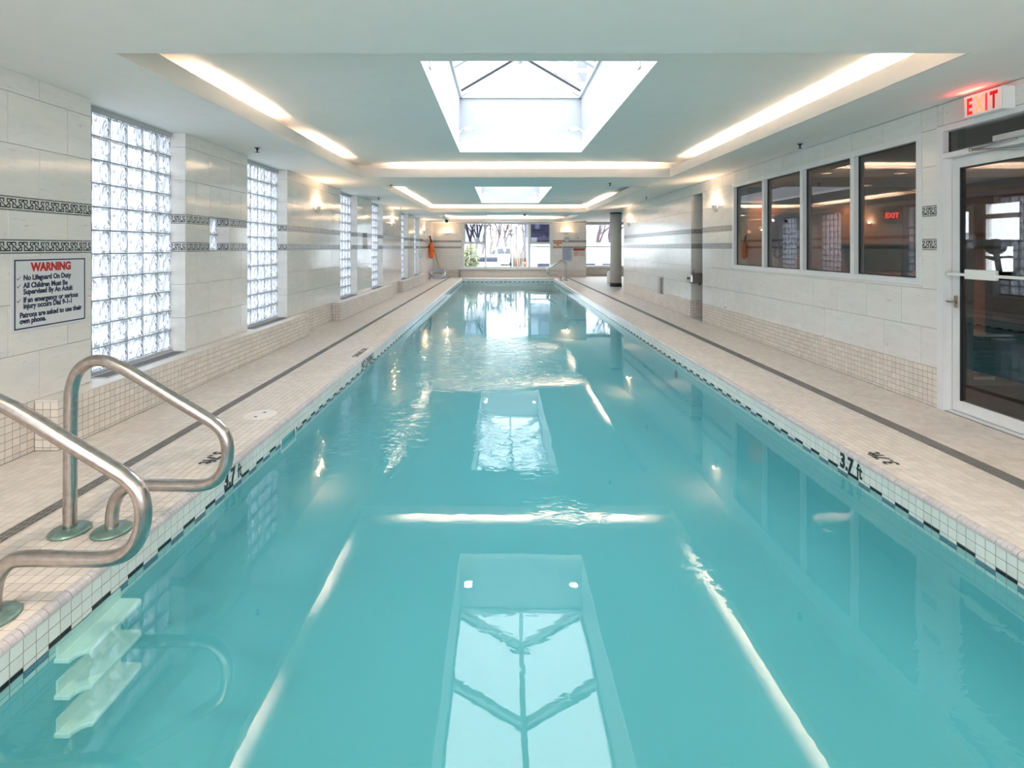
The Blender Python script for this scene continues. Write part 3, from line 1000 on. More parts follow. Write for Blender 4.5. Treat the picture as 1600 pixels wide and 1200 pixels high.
bl = MB()
flush = [(2.4, LEDGES[0][0])] + [(LEDGES[k][1], LEDGES[k + 1][0]) for k in range(2)] + [(LEDGES[2][1], YF)]
for a0, a1 in flush: bl.box(CL - .02, XL - MT, a0, a1, 0, ZLEDGE)
base_l = tag(bl.build('baseboard_left', GROUT), 'flush mosaic base course along the left wall', kind='structure')
for i, (a0, a1) in enumerate(flush):
    curb_tiles(base_l, 'L', XL - MT, a0, a1, ZLEDGE, 4.0, a1)
br_ = MB()
for a0, a1 in ((DOOR[1], PASS[0]), (PASS[1], YRE)): br_.box(XR + MT, CR + .02, a0, a1, 0, .341)
base_r = tag(br_.build('baseboard_right', GROUT), 'flush mosaic base course along the right wall', kind='structure')
curb_tiles(base_r, 'R', XR + MT, DOOR[1], PASS[0], .341, 6.2, DOOR[1])
curb_tiles(base_r, 'R', XR + MT, PASS[1], YRE, .341, 0, PASS[1])
cl_ = []
for (c0, c1) in cuts(XR, XR + .9, PITCH, XR):
    z = .341
    while z > .01: cl_.append((c0, c1, max(0, z - PITCH), z)); z -= PITCH
b = MB(); b.box(XR, XR + .9, PASS[1] - TT + MT, PASS[1] + .01, 0, .341)
bp_ = tag(b.build('baseboard_passage', GROUT), 'mosaic base course under the drinking fountain', kind='structure')
mosaic_mesh(cl_, PASS[1] - TT + MT, MT, 'F', MOSAIC_W, 'jamb_mosaic', bp_)
b = MB()
for x0, x1 in ((XL, 3.97),): b.box(x0, x1, YF + MT, CF + .02, 0, .345)
base_f = tag(b.build('baseboard_far', GROUT), 'mosaic base course under the end window', kind='structure')
cl_ = []
for (c0, c1) in cuts(XL, 3.97, PITCH, XL):
    z = .345
    while z > .01: cl_.append((c0, c1, max(0, z - PITCH), z)); z -= PITCH
mosaic_mesh(cl_, YF + MT, MT, 'F', MOSAIC_W, 'far_mosaic', base_f)

for i, (a0, a1) in enumerate(LEDGES):
    m = MB(); m.box(XL - .14, XLEDGE - MT, a0 + MT, a1, 0, ZLEDGE - .012)
    for yy0, yy1 in ((WIN[2 * i][0], WIN[2 * i][1]), (WIN[2 * i + 1][0], WIN[2 * i + 1][1])):
        pass
    ld_ = tag(m.build('trim_%d' % (i + 1), GROUT), 'mosaic faced window ledge below the left wall windows, %s of the three' % ('nearest', 'middle', 'farthest')[i], kind='structure')
    m = MB(); m.box(XL, XLEDGE, a0, a1, ZLEDGE - .012, ZLEDGE)
    for yy0, yy1 in (WIN[2 * i], WIN[2 * i + 1]): m.box(-3.345, XL, yy0, yy1 - TT, ZLEDGE - .012, ZLEDGE)
    m.build('ledge_top', SANDST, ld_)
    curb_tiles(ld_, 'L', XLEDGE - MT, a0 + .002, a1, ZLEDGE - .012, 4.9 if i == 0 else 0, a0)
    ce = []
    for (c0, c1) in cuts(XL, XLEDGE, PITCH, XLEDGE):
        z = ZLEDGE - .012
        while z > .01: ce.append((c0, c1, max(0, z - PITCH), z)); z -= PITCH
    if i == 0:
        for c in ce: put_tile('mosaic_tile', c[0], c[1], c[2], c[3], a0 + MT, MT, 'F', MOSAIC_W, ld_, .004)
    else:
        mosaic_mesh(ce, a0 + MT, MT, 'F', MOSAIC_W, 'end_mosaic', ld_)
# sill vents
for i, (a0, a1) in enumerate(WIN):
    m = MB(); y0, y1 = a0 + .10, a1 - .05
    m.box(-3.30, -3.145, y0, y1, ZLEDGE - .004, ZLEDGE + .004)
    v_ = tag(m.build('sill_vent', ALUG), 'grey slotted air grille in the sill of the %s glass block window' % ORD[i], 'vent', 'sill air grilles under the glass block windows')
    m = MB(); m.box(-3.275, -3.17, y0 + .03, y1 - .03, ZLEDGE + .0042, ZLEDGE + .0062)
    m.build('grille', VENT, v_)
    for k in range(5):
        x = -3.27 + k * .0235
        MB().box(x, x + .008, y0 + .03, y1 - .03, ZLEDGE + .0062, ZLEDGE + .0092).build('slat', DRAIN, v_)

# ---- pool
m = MB()
x0, x1, y0, y1 = PX0 - TT, PX1 + TT, PY0 - TT, PY1 + TT
m.quad((x0, y0, ZB), (x1, y0, ZB), (x1, y1, ZB), (x0, y1, ZB))
m.quad((x0, y0, ZB), (x0, y1, ZB), (x0, y1, -.02), (x0, y0, -.02)); m.quad((x1, y1, ZB), (x1, y0, ZB), (x1, y0, -.02), (x1, y1, -.02))
m.quad((x1, y0, ZB), (x0, y0, ZB), (x0, y0, -.02), (x1, y0, -.02)); m.quad((x0, y1, ZB), (x1, y1, ZB), (x1, y1, -.02), (x0, y1, -.02))
m.box(PX0 - TT, PX0 - .001, PY0, PY1, ZB, -.205); m.box(PX1 + .001, PX1 + TT, PY0, PY1, ZB, -.205)
m.box(PX0, PX1, PY1 + .001, PY1 + TT, ZB, -.205)
RC = .42
NA = 12
def fillet(P):
    b0 = len(m.v)
    for i in range(NA + 1):
        a = PI / 2 * i / NA
        m.v += P(RC - RC * math.cos(a), ZB + .0005 + RC - RC * math.sin(a))
    for i in range(NA): m.face((b0 + 2 * i, b0 + 2 * i + 1, b0 + 2 * i + 3, b0 + 2 * i + 2), 0, True)
for sx, px in ((1, PX0), (-1, PX1)):
    fillet(lambda d, z: [(px + sx * d, PY0, z), (px + sx * d, PY1, z)])
fillet(lambda d, z: [(PX0, PY1 - d, z), (PX1, PY1 - d, z)])
pool = tag(m.build('pool', PLASTER), 'long lap pool basin with tiled waterline', kind='structure')
PROWS = [(-.082, -.030, 'w'), (-.134, -.082, 'w'), (-.155, -.134, 'c'), (-.182, -.155, 'd'), (-.204, -.182, 'w')]
SKIM = (4.04, 4.31)
cand = []
bed = MB()
for a, c in ((PY0, SKIM[0]), (SKIM[1], PY1)): bed.box(PX0 - TT, PX0 - MT, a, c, -.204, -.03)
bed.box(PX0 - TT, PX0 - MT, SKIM[0], SKIM[1], -.134, -.03)
bed.box(PX1 + MT, PX1 + TT, PY0, PY1, -.204, -.03); bed.box(PX0, PX1, PY1 + MT, PY1 + TT, -.204, -.03)
bed.build('tile_bed', GROUT, pool)
for plane, n0, ph in (('L', PX0 - MT, 1.965), ('R', PX1 + MT, 2.341)):
    for (c0, c1) in cuts(PY0, PY1, PITCH, ph):
        k = int(round((c0 - ph) / PITCH)) % 4
        for j, (z0, z1, ty) in enumerate(PROWS):
            if plane == 'L' and SKIM[0] < (c0 + c1) / 2 < SKIM[1] and j in (2, 3, 4): continue
            mat = POOLT
            if ty == 'c' and k in (0, 1): mat = POOLK
            if ty == 'd' and k in (2, 3): mat = POOLB
            cand.append((c0, c1, z0, z1, plane, n0, mat))
visc = [c for c in cand if in_view(PX0 if c[4] == 'L' else PX1, c[0], c[2]) and c[3] > -.2]
visc.sort(key=lambda c: c[0])
pick = set(visc[:300])
for c in visc[:300]:
    put_tile('waterline_tile', c[0], c[1], c[2], c[3], c[5], MT, c[4], c[6], pool, .004)
for plane, n0 in (('L', PX0 - MT), ('R', PX1 + MT)):
    for mat, nm in ((POOLT, 'pale_tiling'), (POOLK, 'black_tiling'), (POOLB, 'blue_tiling')):
        mosaic_mesh([c[:4] for c in cand if c not in pick and c[4] == plane and c[6] is mat], n0, MT, plane, mat, nm, pool)
for mat, nm in ((POOLT, 'pale_tiling'), (POOLK, 'black_tiling'), (POOLB, 'blue_tiling')):
    ce = []
    for i, (c0, c1) in enumerate(cuts(PX0, PX1, PITCH, PX0)):
        k = i % 4
        for (z0, z1, ty) in PROWS:
            mt = POOLK if ty == 'c' and k in (0, 1) else POOLB if ty == 'd' and k in (2, 3) else POOLT
            if mt is mat: ce.append((c0, c1, z0, z1))
    mosaic_mesh(ce, PY1 + MT, MT, 'F', mat, nm, pool)
# bullnose coping
def nose_profile():
    pts = [(-.034, -.012), (-.034, .003)]
    for i in range(7):
        a = PI / 2 * (1 - i / 6)
        pts.append((-.030 + .033 * math.cos(a), -.029 + .033 * math.sin(a)))
    pts += [(.003, -.030), (-.012, -.032)]
    return pts
NP = nose_profile()
LN = PITCH * 2
def nose_mesh(side, L):
    m = MB()
    sx = 1 if side == 'L' else -1
    pts = [(sx * x, z) for x, z in NP]
    for q in range(4):
        m.prism(pts, 'y', -L / 2 + q * L / 4 + (.0018 if q == 0 else .0007), -L / 2 + (q + 1) * L / 4 - (.0018 if q == 3 else .0007))
    return m.mesh('coping_tile', NOSE)
for side, px, ph in (('L', PX0, 1.965), ('R', PX1, 2.341)):
    me = nose_mesh(side, LN)
    y = ph - LN * 10
    rest = MB()
    while y + LN < PY1 + .02:
        if y > PY0:
            if 1.4 < y < 9.0:
                o = bpy.data.objects.new('coping_tile', me); o.location = (px, y + LN / 2, 0); link(o, pool)
            else:
                sx = 1 if side == 'L' else -1
                rest.prism([(px + sx * x, z) for x, z in NP], 'y', y + .0015, y + LN - .0015)
        y += LN
    o = rest.build('far_coping', NOSE, pool); o['kind'] = 'stuff'
rest = MB()
for (c0, c1) in cuts(PX0, PX1, LN, PX0):
    rest.prism([(PY1 - x, z) for x, z in NP], 'x', c0 + .0015, c1 - .0015)
o = rest.build('end_coping', NOSE, pool); o['kind'] = 'stuff'
# water
m = MB(); m.quad((PX0, PY0, ZW), (PX1, PY0, ZW), (PX1, PY1, ZW), (PX0, PY1, ZW))
water = tag(m.build('water', WATER, None, (0.3, 12, ZW)), 'turquoise pool water mirroring the lit ceiling', kind='structure')

# ================================================================== WINDOWS AND DOOR
# ---- long interior window in the right wall
m = MB()
GX = XR + .055
y0, y1, z0, z1 = WR
fw = .06
m.box(XR - .006, XR + .10, y0, y1, z0, z0 + fw); m.box(XR - .006, XR + .10, y0, y1, z1 - fw, z1)
m.box(XR - .006, XR + .10, y0, y0 + fw, z0 + fw, z1 - fw); m.box(XR - .006, XR + .10, y1 - fw, y1, z0 + fw, z1 - fw)
win_r = tag(m.build('window_10', ALU), 'long four pane interior window in the right wall', kind='structure')
mull = [5.50, 6.43, 7.37]
for yy in mull: MB().box(XR - .006, XR + .10, yy - .03, yy + .03, z0 + fw, z1 - fw).build('mullion', ALU, win_r)
ed = [y0 + fw] + [e for yy in mull for e in (yy - .03, yy + .03)] + [y1 - fw]
for i in range(0, 8, 2):
    MB().box(GX - .004, GX + .004, ed[i], ed[i + 1], z0 + fw, z1 - fw).build('glass_pane', GLASS_D, win_r)
    mm = MB()
    for q0, q1 in ((ed[i], ed[i] + .012), (ed[i + 1] - .012, ed[i + 1])): mm.box(GX - .012, GX - .004, q0, q1, z0 + fw, z1 - fw)
    for q0, q1 in ((z0 + fw, z0 + fw + .012), (z1 - fw - .012, z1 - fw)): mm.box(GX - .012, GX - .004, ed[i] + .012, ed[i + 1] - .012, q0, q1)
    mm.build('gasket', BLACK, win_r)

# ---- glass door
m = MB()
m.box(XR - .006, XR + .12, 4.37, 4.43, 0, 2.425); m.box(XR - .006, XR + .12, 3.33, 3.39, 0, 2.425)
m.box(XR - .006, XR + .12, 3.39, 4.37, 2.376, 2.425); m.box(XR - .006, XR + .12, 3.39, 4.37, 2.148, 2.19)
m.box(XR + .02, XR + .12, 3.39, 4.37, 0, .008)
door = tag(m.build('door_1', ALU), 'glass door in a white frame below the exit sign', kind='structure')
LX0, LX1 = XR + .072, XR + .112
m = MB()
m.box(LX0, LX1, 4.29, 4.364, .014, 2.145); m.box(LX0, LX1, 3.396, 3.47, .014, 2.145)
m.box(LX0, LX1, 3.47, 4.29, .014, .106); m.box(LX0, LX1, 3.47, 4.29, 2.06, 2.145)
m.build('leaf_frame', ALU, door)
MB().box(LX0 + .015, LX0 + .023, 3.47, 4.29, .106, 2.06).build('glass_pane', GLASS_D, door)
MB().box(XR + .05, XR + .058, 3.39, 4.37, 2.19, 2.376).build('glass_pane', GLASS_D, door)
m = MB(); m.box(LX0 - .004, LX0 + .015, 4.278, 4.29, .106, 2.06); m.box(LX0 - .004, LX0 + .015, 3.47, 4.278, 2.05, 2.06)
m.box(XR + .045, XR + .05, 4.36, 4.37, 2.19, 2.376); m.build('gasket', BLACK, door)
m = MB()
m.box(XR + .012, XR + .034, 3.46, 4.35, 1.155, 1.178); m.box(XR + .034, LX0, 4.32, 4.345, 1.155, 1.178); m.box(XR + .034, LX0, 3.46, 3.485, 1.155, 1.178)
pb = m.build('push_bar', WHITEP, door)
MB().box(XR + .002, XR + .036, 3.92, 4.176, 1.134, 1.212).build('push_paddle', WHITEP, pb, bevel=.004)
m = MB(); m.box(LX0 - .006, LX0, 4.31, 4.345, .88, .983); hp = m.build('latch_plate', BRASS, door, bevel=.002)
m = MB(); m.tube([(LX0 - .006, 4.328, .93), (LX0 - .04, 4.328, .93), (LX0 - .045, 4.30, .928), (LX0 - .045, 4.28, .926)], .008, 10)
m.tube([(LX0 - .04, 4.328, .93), (LX0 - .045, 4.36, .932), (LX0 - .045, 4.372, .932)], .007, 10); m.build('lever', BRASS, hp)
m = MB(); m.box(XR - .055, XR - .006, 3.45, 3.88, 2.19, 2.235); cb = m.build('closer_body', ALUG, door, bevel=.006)
m = MB(); m.tube([(XR - .03, 3.72, 2.185), (XR - .05, 4.06, 2.165)], .008, 8); m.tube([(XR - .05, 4.06, 2.165), (XR + .06, 3.70, 2.11)], .009, 8)
m.lathe([(0, -.012), (.014, -.012), (.014, .012), (0, .012)], (XR - .05, 4.06, 2.165), 'z', 10)
m.lathe([(0, -.012), (.016, -.012), (.016, .012), (0, .012)], (XR + .055, 3.72, 2.115), 'z', 10); m.build('closer_arm', STEELD, cb)

# ---- exit sign
E0, E1, EZ0, EZ1 = 3.755, 4.072, 2.412, 2.582
m = MB(); m.box(XR - .095, XR - .001, E0, E1, EZ0, EZ1)
ex = tag(m.build('exit_sign', WHITEP, bevel=.004), 'lit red and white EXIT sign above the glass door', 'sign')
m = MB(); m.box(XR - .0975, XR - .095, E0 + .012, E1 - .012, EZ0 + .012, EZ1 - .010); m.build('face_panel', emit('exit_face', (0.90, 0.78, 0.74), 0.02), ex)
for ch, yy, c, s in (('E', 4.045, (1, .012, .012), .16), ('X', 3.972, (1, .10, .045), .75), ('I', 3.893, (1, .03, .02), .18), ('T', 3.852, (.6, .004, .004), .04)):
    text('letter_' + ch.lower(), ch, .175, (XR - .098, yy, EZ0 + .024), 'R', emit('exit_red_' + ch.lower(), c, s), ex, xs=.56, bold=.006)
ld = bpy.data.lights.new('exit_glow', 'AREA'); ld.size = .05; ld.size_y = .2; ld.shape = 'RECTANGLE'; ld.color = (1, .06, .04); ld.energy = .16
lo = bpy.data.objects.new('exit_glow', ld); lo.location = (XR - .11, 3.98, EZ1 - .005); lo.rotation_euler = (PI, -.5, 0); COL.objects.link(lo)

# ---- gym seen through the glass
GW = plain('gym_wall', (0.30, 0.12, 0.05), 0.6, var=.1)
GF = plain('gym_floor', (0.36, 0.17, 0.08), 0.35, var=.15)
GC = plain('gym_ceiling', (0.36, 0.30, 0.24), 0.7, var=.03)
b = MB()
b.box(4.02, 8.2, 9.45, 9.55, -.05, 2.6); b.box(4.02, 8.3, 2.1, 2.2, -.05, 2.6)
b.box(8.2, 8.3, 2.2, 8.05, -.05, 2.6); b.box(8.2, 8.3, 8.69, 8.88, -.05, 2.6); b.box(8.2, 8.3, 9.3, 9.55, -.05, 2.6)
b.box(8.2, 8.3, 8.05, 8.69, -.05, .9); b.box(8.2, 8.3, 8.05, 8.69, 2.12, 2.6); b.box(8.2, 8.3, 8.88, 9.3, 2.12, 2.6); b.box(8.2, 8.3, 8.88, 9.3, -.05, .05)
tag(b.build('wall_gym', GW), 'terracotta wall of the gym behind the interior window', kind='structure')
b = MB(); b.box(4.02, 8.3, 2.1, 9.55, 2.5, 2.6); tag(b.build('ceiling_gym', GC), 'dim ceiling of the gym', kind='structure')
b = MB(); b.box(CR + .05, 8.3, 2.1, 9.55, -.1, 0); tag(b.build('floor_gym', GF), 'warm brown floor of the gym', kind='structure')
m = MB(); m.box(8.19, 8.29, 8.05, 8.69, 1.87, 1.95); m.box(8.19, 8.29, 8.05, 8.09, .9, 2.12); m.box(8.19, 8.29, 8.65, 8.69, .9, 2.12); m.box(8.19, 8.29, 8.09, 8.65, .9, .95)
gw = tag(m.build('window_13', ALU), 'bright window in the gym\'s back wall', kind='structure')
MB().box(8.235, 8.243, 8.09, 8.65, .95, 2.12).build('glass_pane', GLASS, gw)
m = MB(); m.box(8.19, 8.29, 8.88, 8.92, .05, 2.12); m.box(8.19, 8.29, 9.26, 9.3, .05, 2.12); m.box(8.20, 8.26, 8.92, 9.26, .9, 1.02); m.box(8.20, 8.26, 8.92, 9.26, 2.02, 2.12); m.box(8.20, 8.26, 8.92, 8.98, .05, 2.12); m.box(8.20, 8.26, 8.98, 9.26, .05, .2)
gd = tag(m.build('door_2', plain('cream_paint', (.62, .66, .55), .4)), 'cream glazed door in the gym\'s back wall', kind='structure')
MB().box(8.225, 8.233, 8.98, 9.26, .2, 2.02).build('glass_pane', GLASS, gd)
GLOW = emit('downlight_glow', (1, .82, .6), 1.0)
for i, (x, y, lb) in enumerate(((4.84, 7.6, 'seen through the third window pane'), (5.94, 7.6, 'seen through the window pane nearest the door'), (6.5, 9.1, 'near the gym\'s far corner'), (4.8, 9.2, 'seen through the farthest window pane'))):
    m = MB(); m.lathe([(.085, -.001), (.085, -.012), (.065, -.014), (.06, -.004)], (x, y, 2.5), 'z', 24)
    d = tag(m.build('gym_downlight', WHITEP), 'small round gym ceiling light ' + lb, 'ceiling light', 'gym ceiling lights')
    m = MB(); m.lathe([(0, -.006), (.062, -.006)], (x, y, 2.5), 'z', 24); m.build('lens', GLOW, d)
    ld = bpy.data.lights.new('gym_lamp', 'SPOT'); ld.energy = 20; ld.color = (1, .72, .45); ld.spot_size = 2.0; ld.spot_blend = .6; ld.shadow_soft_size = .06
    lo = bpy.data.objects.new('gym_lamp', ld); lo.location = (x, y, 2.48); COL.objects.link(lo)
m = MB(); m.lathe([(0, 0), (.39, 0), (.41, -.01), (.41, -.03), (0, -.03)], (5.26, 9.449, 1.61), 'y', 40)
tag(m.build('round_mirror', plain('dark_blue_mirror', (.05, .05, .16), .08, metal=.7)), 'round dark blue mirror on the gym\'s end wall', 'mirror')
m = MB(); m.box(7.02, 7.32, 9.40, 9.449, 1.90, 2.06)
gx = tag(m.build('exit_sign', plain('red_housing', (.2, .01, .01), .4)), 'small red EXIT sign on the gym wall behind the window', 'sign')
text('letters', 'EXIT', .13, (7.05, 9.398, 1.935), 'F', emit('gym_exit_red', (1, .04, .02), .5), gx, xs=.95, bold=.004)
GK = plain('machine_black', (.014, .014, .016), .4)
GG = plain('machine_grey', (.22, .21, .20), .4)
GP = plain('machine_pale', (.5, .5, .47), .4)
def treadmill(x, y, label):
    m = MB(); m.box(x - .38, x + .38, y - .75, y + .75, .02, .16)
    t = tag(m.build('treadmill', GK, loc=(x, y, 0), bevel=.03), label, 'treadmill', 'gym treadmills')
    MB().box(x - .27, x + .27, y - .74, y + .55, .16, .168).build('running_belt', plain('belt', (.03, .03, .03), .8), t)
    for s in (-1, 1):
        MB().tube([(x + s * .36, y + .6, .15), (x + s * .34, y + .66, 1.15)], .035, 8).build('upright', GG, t)
        MB().tube([(x + s * .34, y + .64, 1.0), (x + s * .34, y + .25, .95)], .02, 8).build('handrail', GK, t)
    m = MB(); m.prism([(y + .55, 1.08), (y + .60, 1.05), (y + .80, 1.42), (y + .74, 1.44)], 'x', x - .42, x + .42); m.build('console', GK, t)
treadmill(6.35, 7.0, 'black treadmill seen through the glass door')
treadmill(5.1, 6.3, 'black treadmill behind the window pane nearest the door')
# exercise bike with a rounded shroud
x, y = 7.3, 7.2
m = MB(); m.ellipsoid((x, y, .55), (.16, .42, .38), 16, 10)
bk = tag(m.build('exercise_bike', GK, loc=(x, y, 0)), 'dark exercise bike in front of the bright gym window', 'exercise bike')
m = MB(); m.box(x - .25, x + .25, y - .55, y - .47, 0, .06); m.box(x - .25, x + .25, y + .42, y + .50, 0, .06); m.box(x - .04, x + .04, y - .5, y + .46, .03, .2); m.build('base_frame', GG, bk)
m = MB(); m.tube([(x, y - .25, .7), (x, y - .3, 1.0)], .03, 8); m.ellipsoid((x, y - .3, 1.04), (.11, .16, .05)); m.build('saddle', GK, bk)
m = MB(); m.tube([(x, y + .25, .75), (x, y + .35, 1.3)], .035, 8); m.ellipsoid((x, y + .36, 1.4), (.16, .07, .12)); m.build('console', GK, bk)
m = MB(); m.tube(catmull([(x - .26, y + .05, 1.2), (x - .2, y + .3, 1.25), (x, y + .36, 1.24), (x + .2, y + .3, 1.25), (x + .26, y + .05, 1.2)]), .018, 8); m.build('handlebar', GK, bk)
# weight machine
x, y = 5.0, 5.2
m = MB(); m.box(x - .3, x + .3, y - .05, y + .05, 0, .06); m.box(x - .3, x - .24, y - .04, y + .04, .06, 1.4); m.box(x + .24, x + .3, y - .04, y + .04, .06, 1.4); m.box(x - .3, x + .3, y - .05, y + .05, 1.4, 1.47)
wm = tag(m.build('weight_machine', GP, loc=(x, y, 0)), 'pale framed weight machine inside the gym by the glass door', 'weight machine')
for k in range(8): MB().box(x - .2, x + .2, y - .06, y + .06, .1 + k * .05, .145 + k * .05).build('weight_plate', GK, wm)
m = MB(); m.box(x - .22, x + .22, y - .62, y - .2, .42, .5); m.box(x - .03, x + .03, y - .45, y - .05, .06, .42); m.build('seat', GK, wm)
m = MB(); m.box(x - .2, x + .2, y - .2, y - .12, .55, 1.15); m.build('backrest', GK, wm)
# balcony outside the gym window
m = MB(); m.box(8.3, 11.0, 5.5, 13, -.2, -.02); tag(m.build('floor_balcony', plain('pale_concrete', (.6, .6, .6), .8)), 'pale balcony slab outside the gym', kind='structure')
m = MB(); m.box(10.5, 10.56, 6, 13, 1.28, 1.33); m.box(10.5, 10.56, 6, 13, .1, .14)
rl = tag(m.build('balcony_railing', ALU, loc=(10.53, 9.5, -.02)), 'white balcony railing outside the gym window', 'railing')
y = 6.0
m = MB()
while y < 13: m.box(10.515, 10.545, y, y + .03, .14, 1.28); y += .11
o = m.build('balusters', ALU, rl); o['kind'] = 'stuff'
for q in (6, 12.94): MB().box(10.5, 10.56, q, q + .06, -.02, 1.33).build('post', ALU, rl)
m = MB(); m.box(16, 17, 4, 24, -1, 1.2); m.box(16, 17, 4, 24, 1.9, 4.5); m.box(16, 17, 4, 12.2, 1.2, 1.9); m.box(16, 17, 12.8, 17, 1.2, 1.9); m.box(16, 17, 18, 24, 1.2, 1.9); m.box(16.5, 17, 4, 24, 1.2, 1.9)
tag(m.build('neighbouring_house', plain('pale_siding', (.5, .55, .55), .7)), 'pale house across from the gym balcony', 'house')

# ---- end window on the street
m = MB(); x0, x1, z0, z1 = WE
YA, YG = CF - .03, CF + .10
m.box(x0, x0 + .125, YA, YG, z0, z1); m.box(x1 - .13, x1, YA, YG, z0, z1)
m.box(x0 + .125, x1 - .13, YA, YG, z0 + .05, z0 + .12); m.box(x0 + .125, x1 - .13, YA, YG, z1 - .03, z1)
m.box(x0 - .03, x1 + .03, YA - .06, YG, z0, z0 + .05)
we = tag(m.build('window_11', ALU), 'wide white framed end window facing the street', kind='structure')
vx = [(-.76, -.686), (1.252, 1.37)]
for a, b_ in vx: MB().box(a, b_, YA, YG, z0 + .12, z1 - .03).build('mullion', ALU, we)
lights = [(x0 + .125, -.76), (-.686, 1.252), (1.37, x1 - .13)]
SCREEN = make_glass('insect_screen', (.42, .42, .47), .2)
for i, (a, b_) in enumerate(lights):
    if i == 1:
        MB().box(a, b_, YG - .05, YG - .042, z0 + .12, z1 - .03).build('glass_pane', GLASS, we); continue
    MB().box(a, b_, YA + .01, YG - .01, 1.54, 1.63).build('meeting_rail', ALU, we)
    MB().box(a, b_, YG - .05, YG - .042, z0 + .12, 1.54).build('glass_pane', GLASS, we)
    MB().box(a, b_, YG - .05, YG - .042, 1.63, z1 - .03).build('glass_pane', GLASS, we)
    MB().box(a + .02, b_ - .02, YG - .02, YG - .016, 1.65, z1 - .05).build('insect_screen', SCREEN, we)
    m = MB(); m.box(a, a + .025, YA + .02, YG - .02, 1.63, z1 - .03); m.box(b_ - .025, b_, YA + .02, YG - .02, 1.63, z1 - .03); m.box(a, b_, YA + .02, YG - .02, 1.63, 1.65); m.build('sash', ALUG, we)
    m = MB()
    for q in (a + .35, b_ - .35): m.box(q - .03, q + .03, YA - .015, YA + .01, 1.60, 1.66)
    m.build('sash_catch', STEELD, we)
m = MB(); m.box(3.97, 4.06, 24.76, 24.95, .45, 2.52); m.box(4.06, 6.3, 24.76, 24.95, .45, .52); m.box(4.06, 6.3, 24.76, 24.95, 2.47, 2.52); m.box(3.97, 6.3, 24.70, 24.76, .42, .47)
w12 = tag(m.build('window_12', ALU), 'end window beside the round column', kind='structure')
MB().box(4.06, 6.3, 24.86, 24.868, .52, 2.47).build('glass_pane', GLASS, w12)

# ================================================================== FITTINGS
# ---- pool handrails (figure-four rails)
RAIL = [(-2.110, 0), (-2.108, .30), (-2.106, .60), (-2.100, .70), (-2.070, .785), (-2.010, .830), (-1.944, .836), (-1.870, .808), (-1.794, .768), (-1.60, .650), (-1.45, .560), (-1.390, .520),
        (-1.352, .470), (-1.338, .400), (-1.350, .320), (-1.392, .255), (-1.465, .2275), (-1.60, .226), (-1.775, .2275), (-1.838, .212), (-1.884, .160), (-1.902, .09), (-1.905, 0)]
def handrail(label, y, mirror=False, group=None):
    f = (lambda x: PX0 + PX1 - x) if mirror else (lambda x: x)
    t = tag(empty('pool_handrail', (f(-2.0), y, 0)), label, 'handrail', group)
    MB().tube(catmull([(f(x), y, z) for x, z in RAIL], 7), .0285, 16).build('tube', STEEL, t)
    for x in (-2.110, -1.905):
        m = MB(); m.lathe([(0, .024), (.040, .024), (.078, .016), (.086, .009), (.086, .0005), (0, .0005)], (f(x), y, 0), 'z', 28)
        m.build('escutcheon', PATINA, t)
    return t
handrail('bent steel pool handrail in full view by the near ladder, second from the picture\'s edge', 2.505, group='near ladder handrails')
handrail('bent steel pool handrail closest to the viewer, cut off by the picture\'s left edge', 1.915, group='near ladder handrails')
handrail('bent steel pool handrail at the far right pool corner, farther of that pair', 22.0, True, 'far ladder handrails')
handrail('bent steel pool handrail at the far right pool corner, nearer of that pair', 21.4, True, 'far ladder handrails')

# ---- moulded steps of the near ladder, in the pool wall under water
for k, (zt, lb) in enumerate(((-.207, 'topmost'), (-.350, 'middle'), (-.498, 'lowest'))):
    m = MB(); ya, yb = 1.985, 2.335
    out = [(PX0 - .002, ya), (PX0 + .06, ya)] + [(PX0 + .11 - .05 * math.cos(PI / 2 * i / 5) , ya + .05 * math.sin(PI / 2 * i / 5)) for i in range(1, 6)] + \
          [(PX0 + .11, yb - .035)] + [(PX0 + .08 + .03 * math.cos(PI / 2 * i / 4), yb - .03 + .03 * math.sin(PI / 2 * i / 4)) for i in range(1, 5)] + [(PX0 - .002, yb)]
    m.prism(out, 'z', zt - .018, zt)
    st = tag(m.build('pool_step', TREAD, bevel=.004), 'white moulded pool step under water, %s of the three in the wall' % lb, 'step', 'near ladder steps')
    m = MB(); m.box(PX0, PX0 + .008, ya + .01, yb - .01, zt, zt + .05); m.build('kick_lip', TREAD, st)

# ---- skimmer and its lid
m = MB(); n0 = PX0 - .30
m.box(n0, PX0 - .012, SKIM[0], SKIM[1], -.22, -.21); m.box(n0, n0 + .01, SKIM[0], SKIM[1], -.21, -.10); m.box(n0, PX0 - .012, SKIM[0], SKIM[1], -.134, -.124)
m.box(PX0 - .014, PX0 + .006, SKIM[0] - .012, SKIM[1] + .012, -.235, -.216); m.box(PX0 - .014, PX0 + .004, SKIM[0] - .012, SKIM[0], -.22, -.13); m.box(PX0 - .014, PX0 + .004, SKIM[1], SKIM[1] + .012, -.22, -.13)
sk = tag(m.build('skimmer', WHITEP), 'white skimmer mouth at the waterline below the deck lid', 'skimmer')
m = MB(); m.box(PX0 - .10, PX0 - .09, SKIM[0] + .02, SKIM[1] - .02, -.20, -.14); m.build('weir_flap', WHITEP, sk)
m = MB(); m.lathe([(0, .004), (.118, .004), (.131, .002), (.133, .0004)], (LID[0], LID[1], 0), 'z', 40)
lid = tag(m.build('access_cover', plain('lid_plastic', (.78, .72, .65), .35)), 'round beige cover plate set in the left deck near the pool edge', 'cover')
for s in (-1, 1):
    m = MB(); m.lathe([(0, .0048), (.014, .0046), (.014, .0041)], (LID[0] + .0 + s * .012, LID[1] + s * .055, 0), 'z', 14); m.build('finger_hole', VENT, lid)
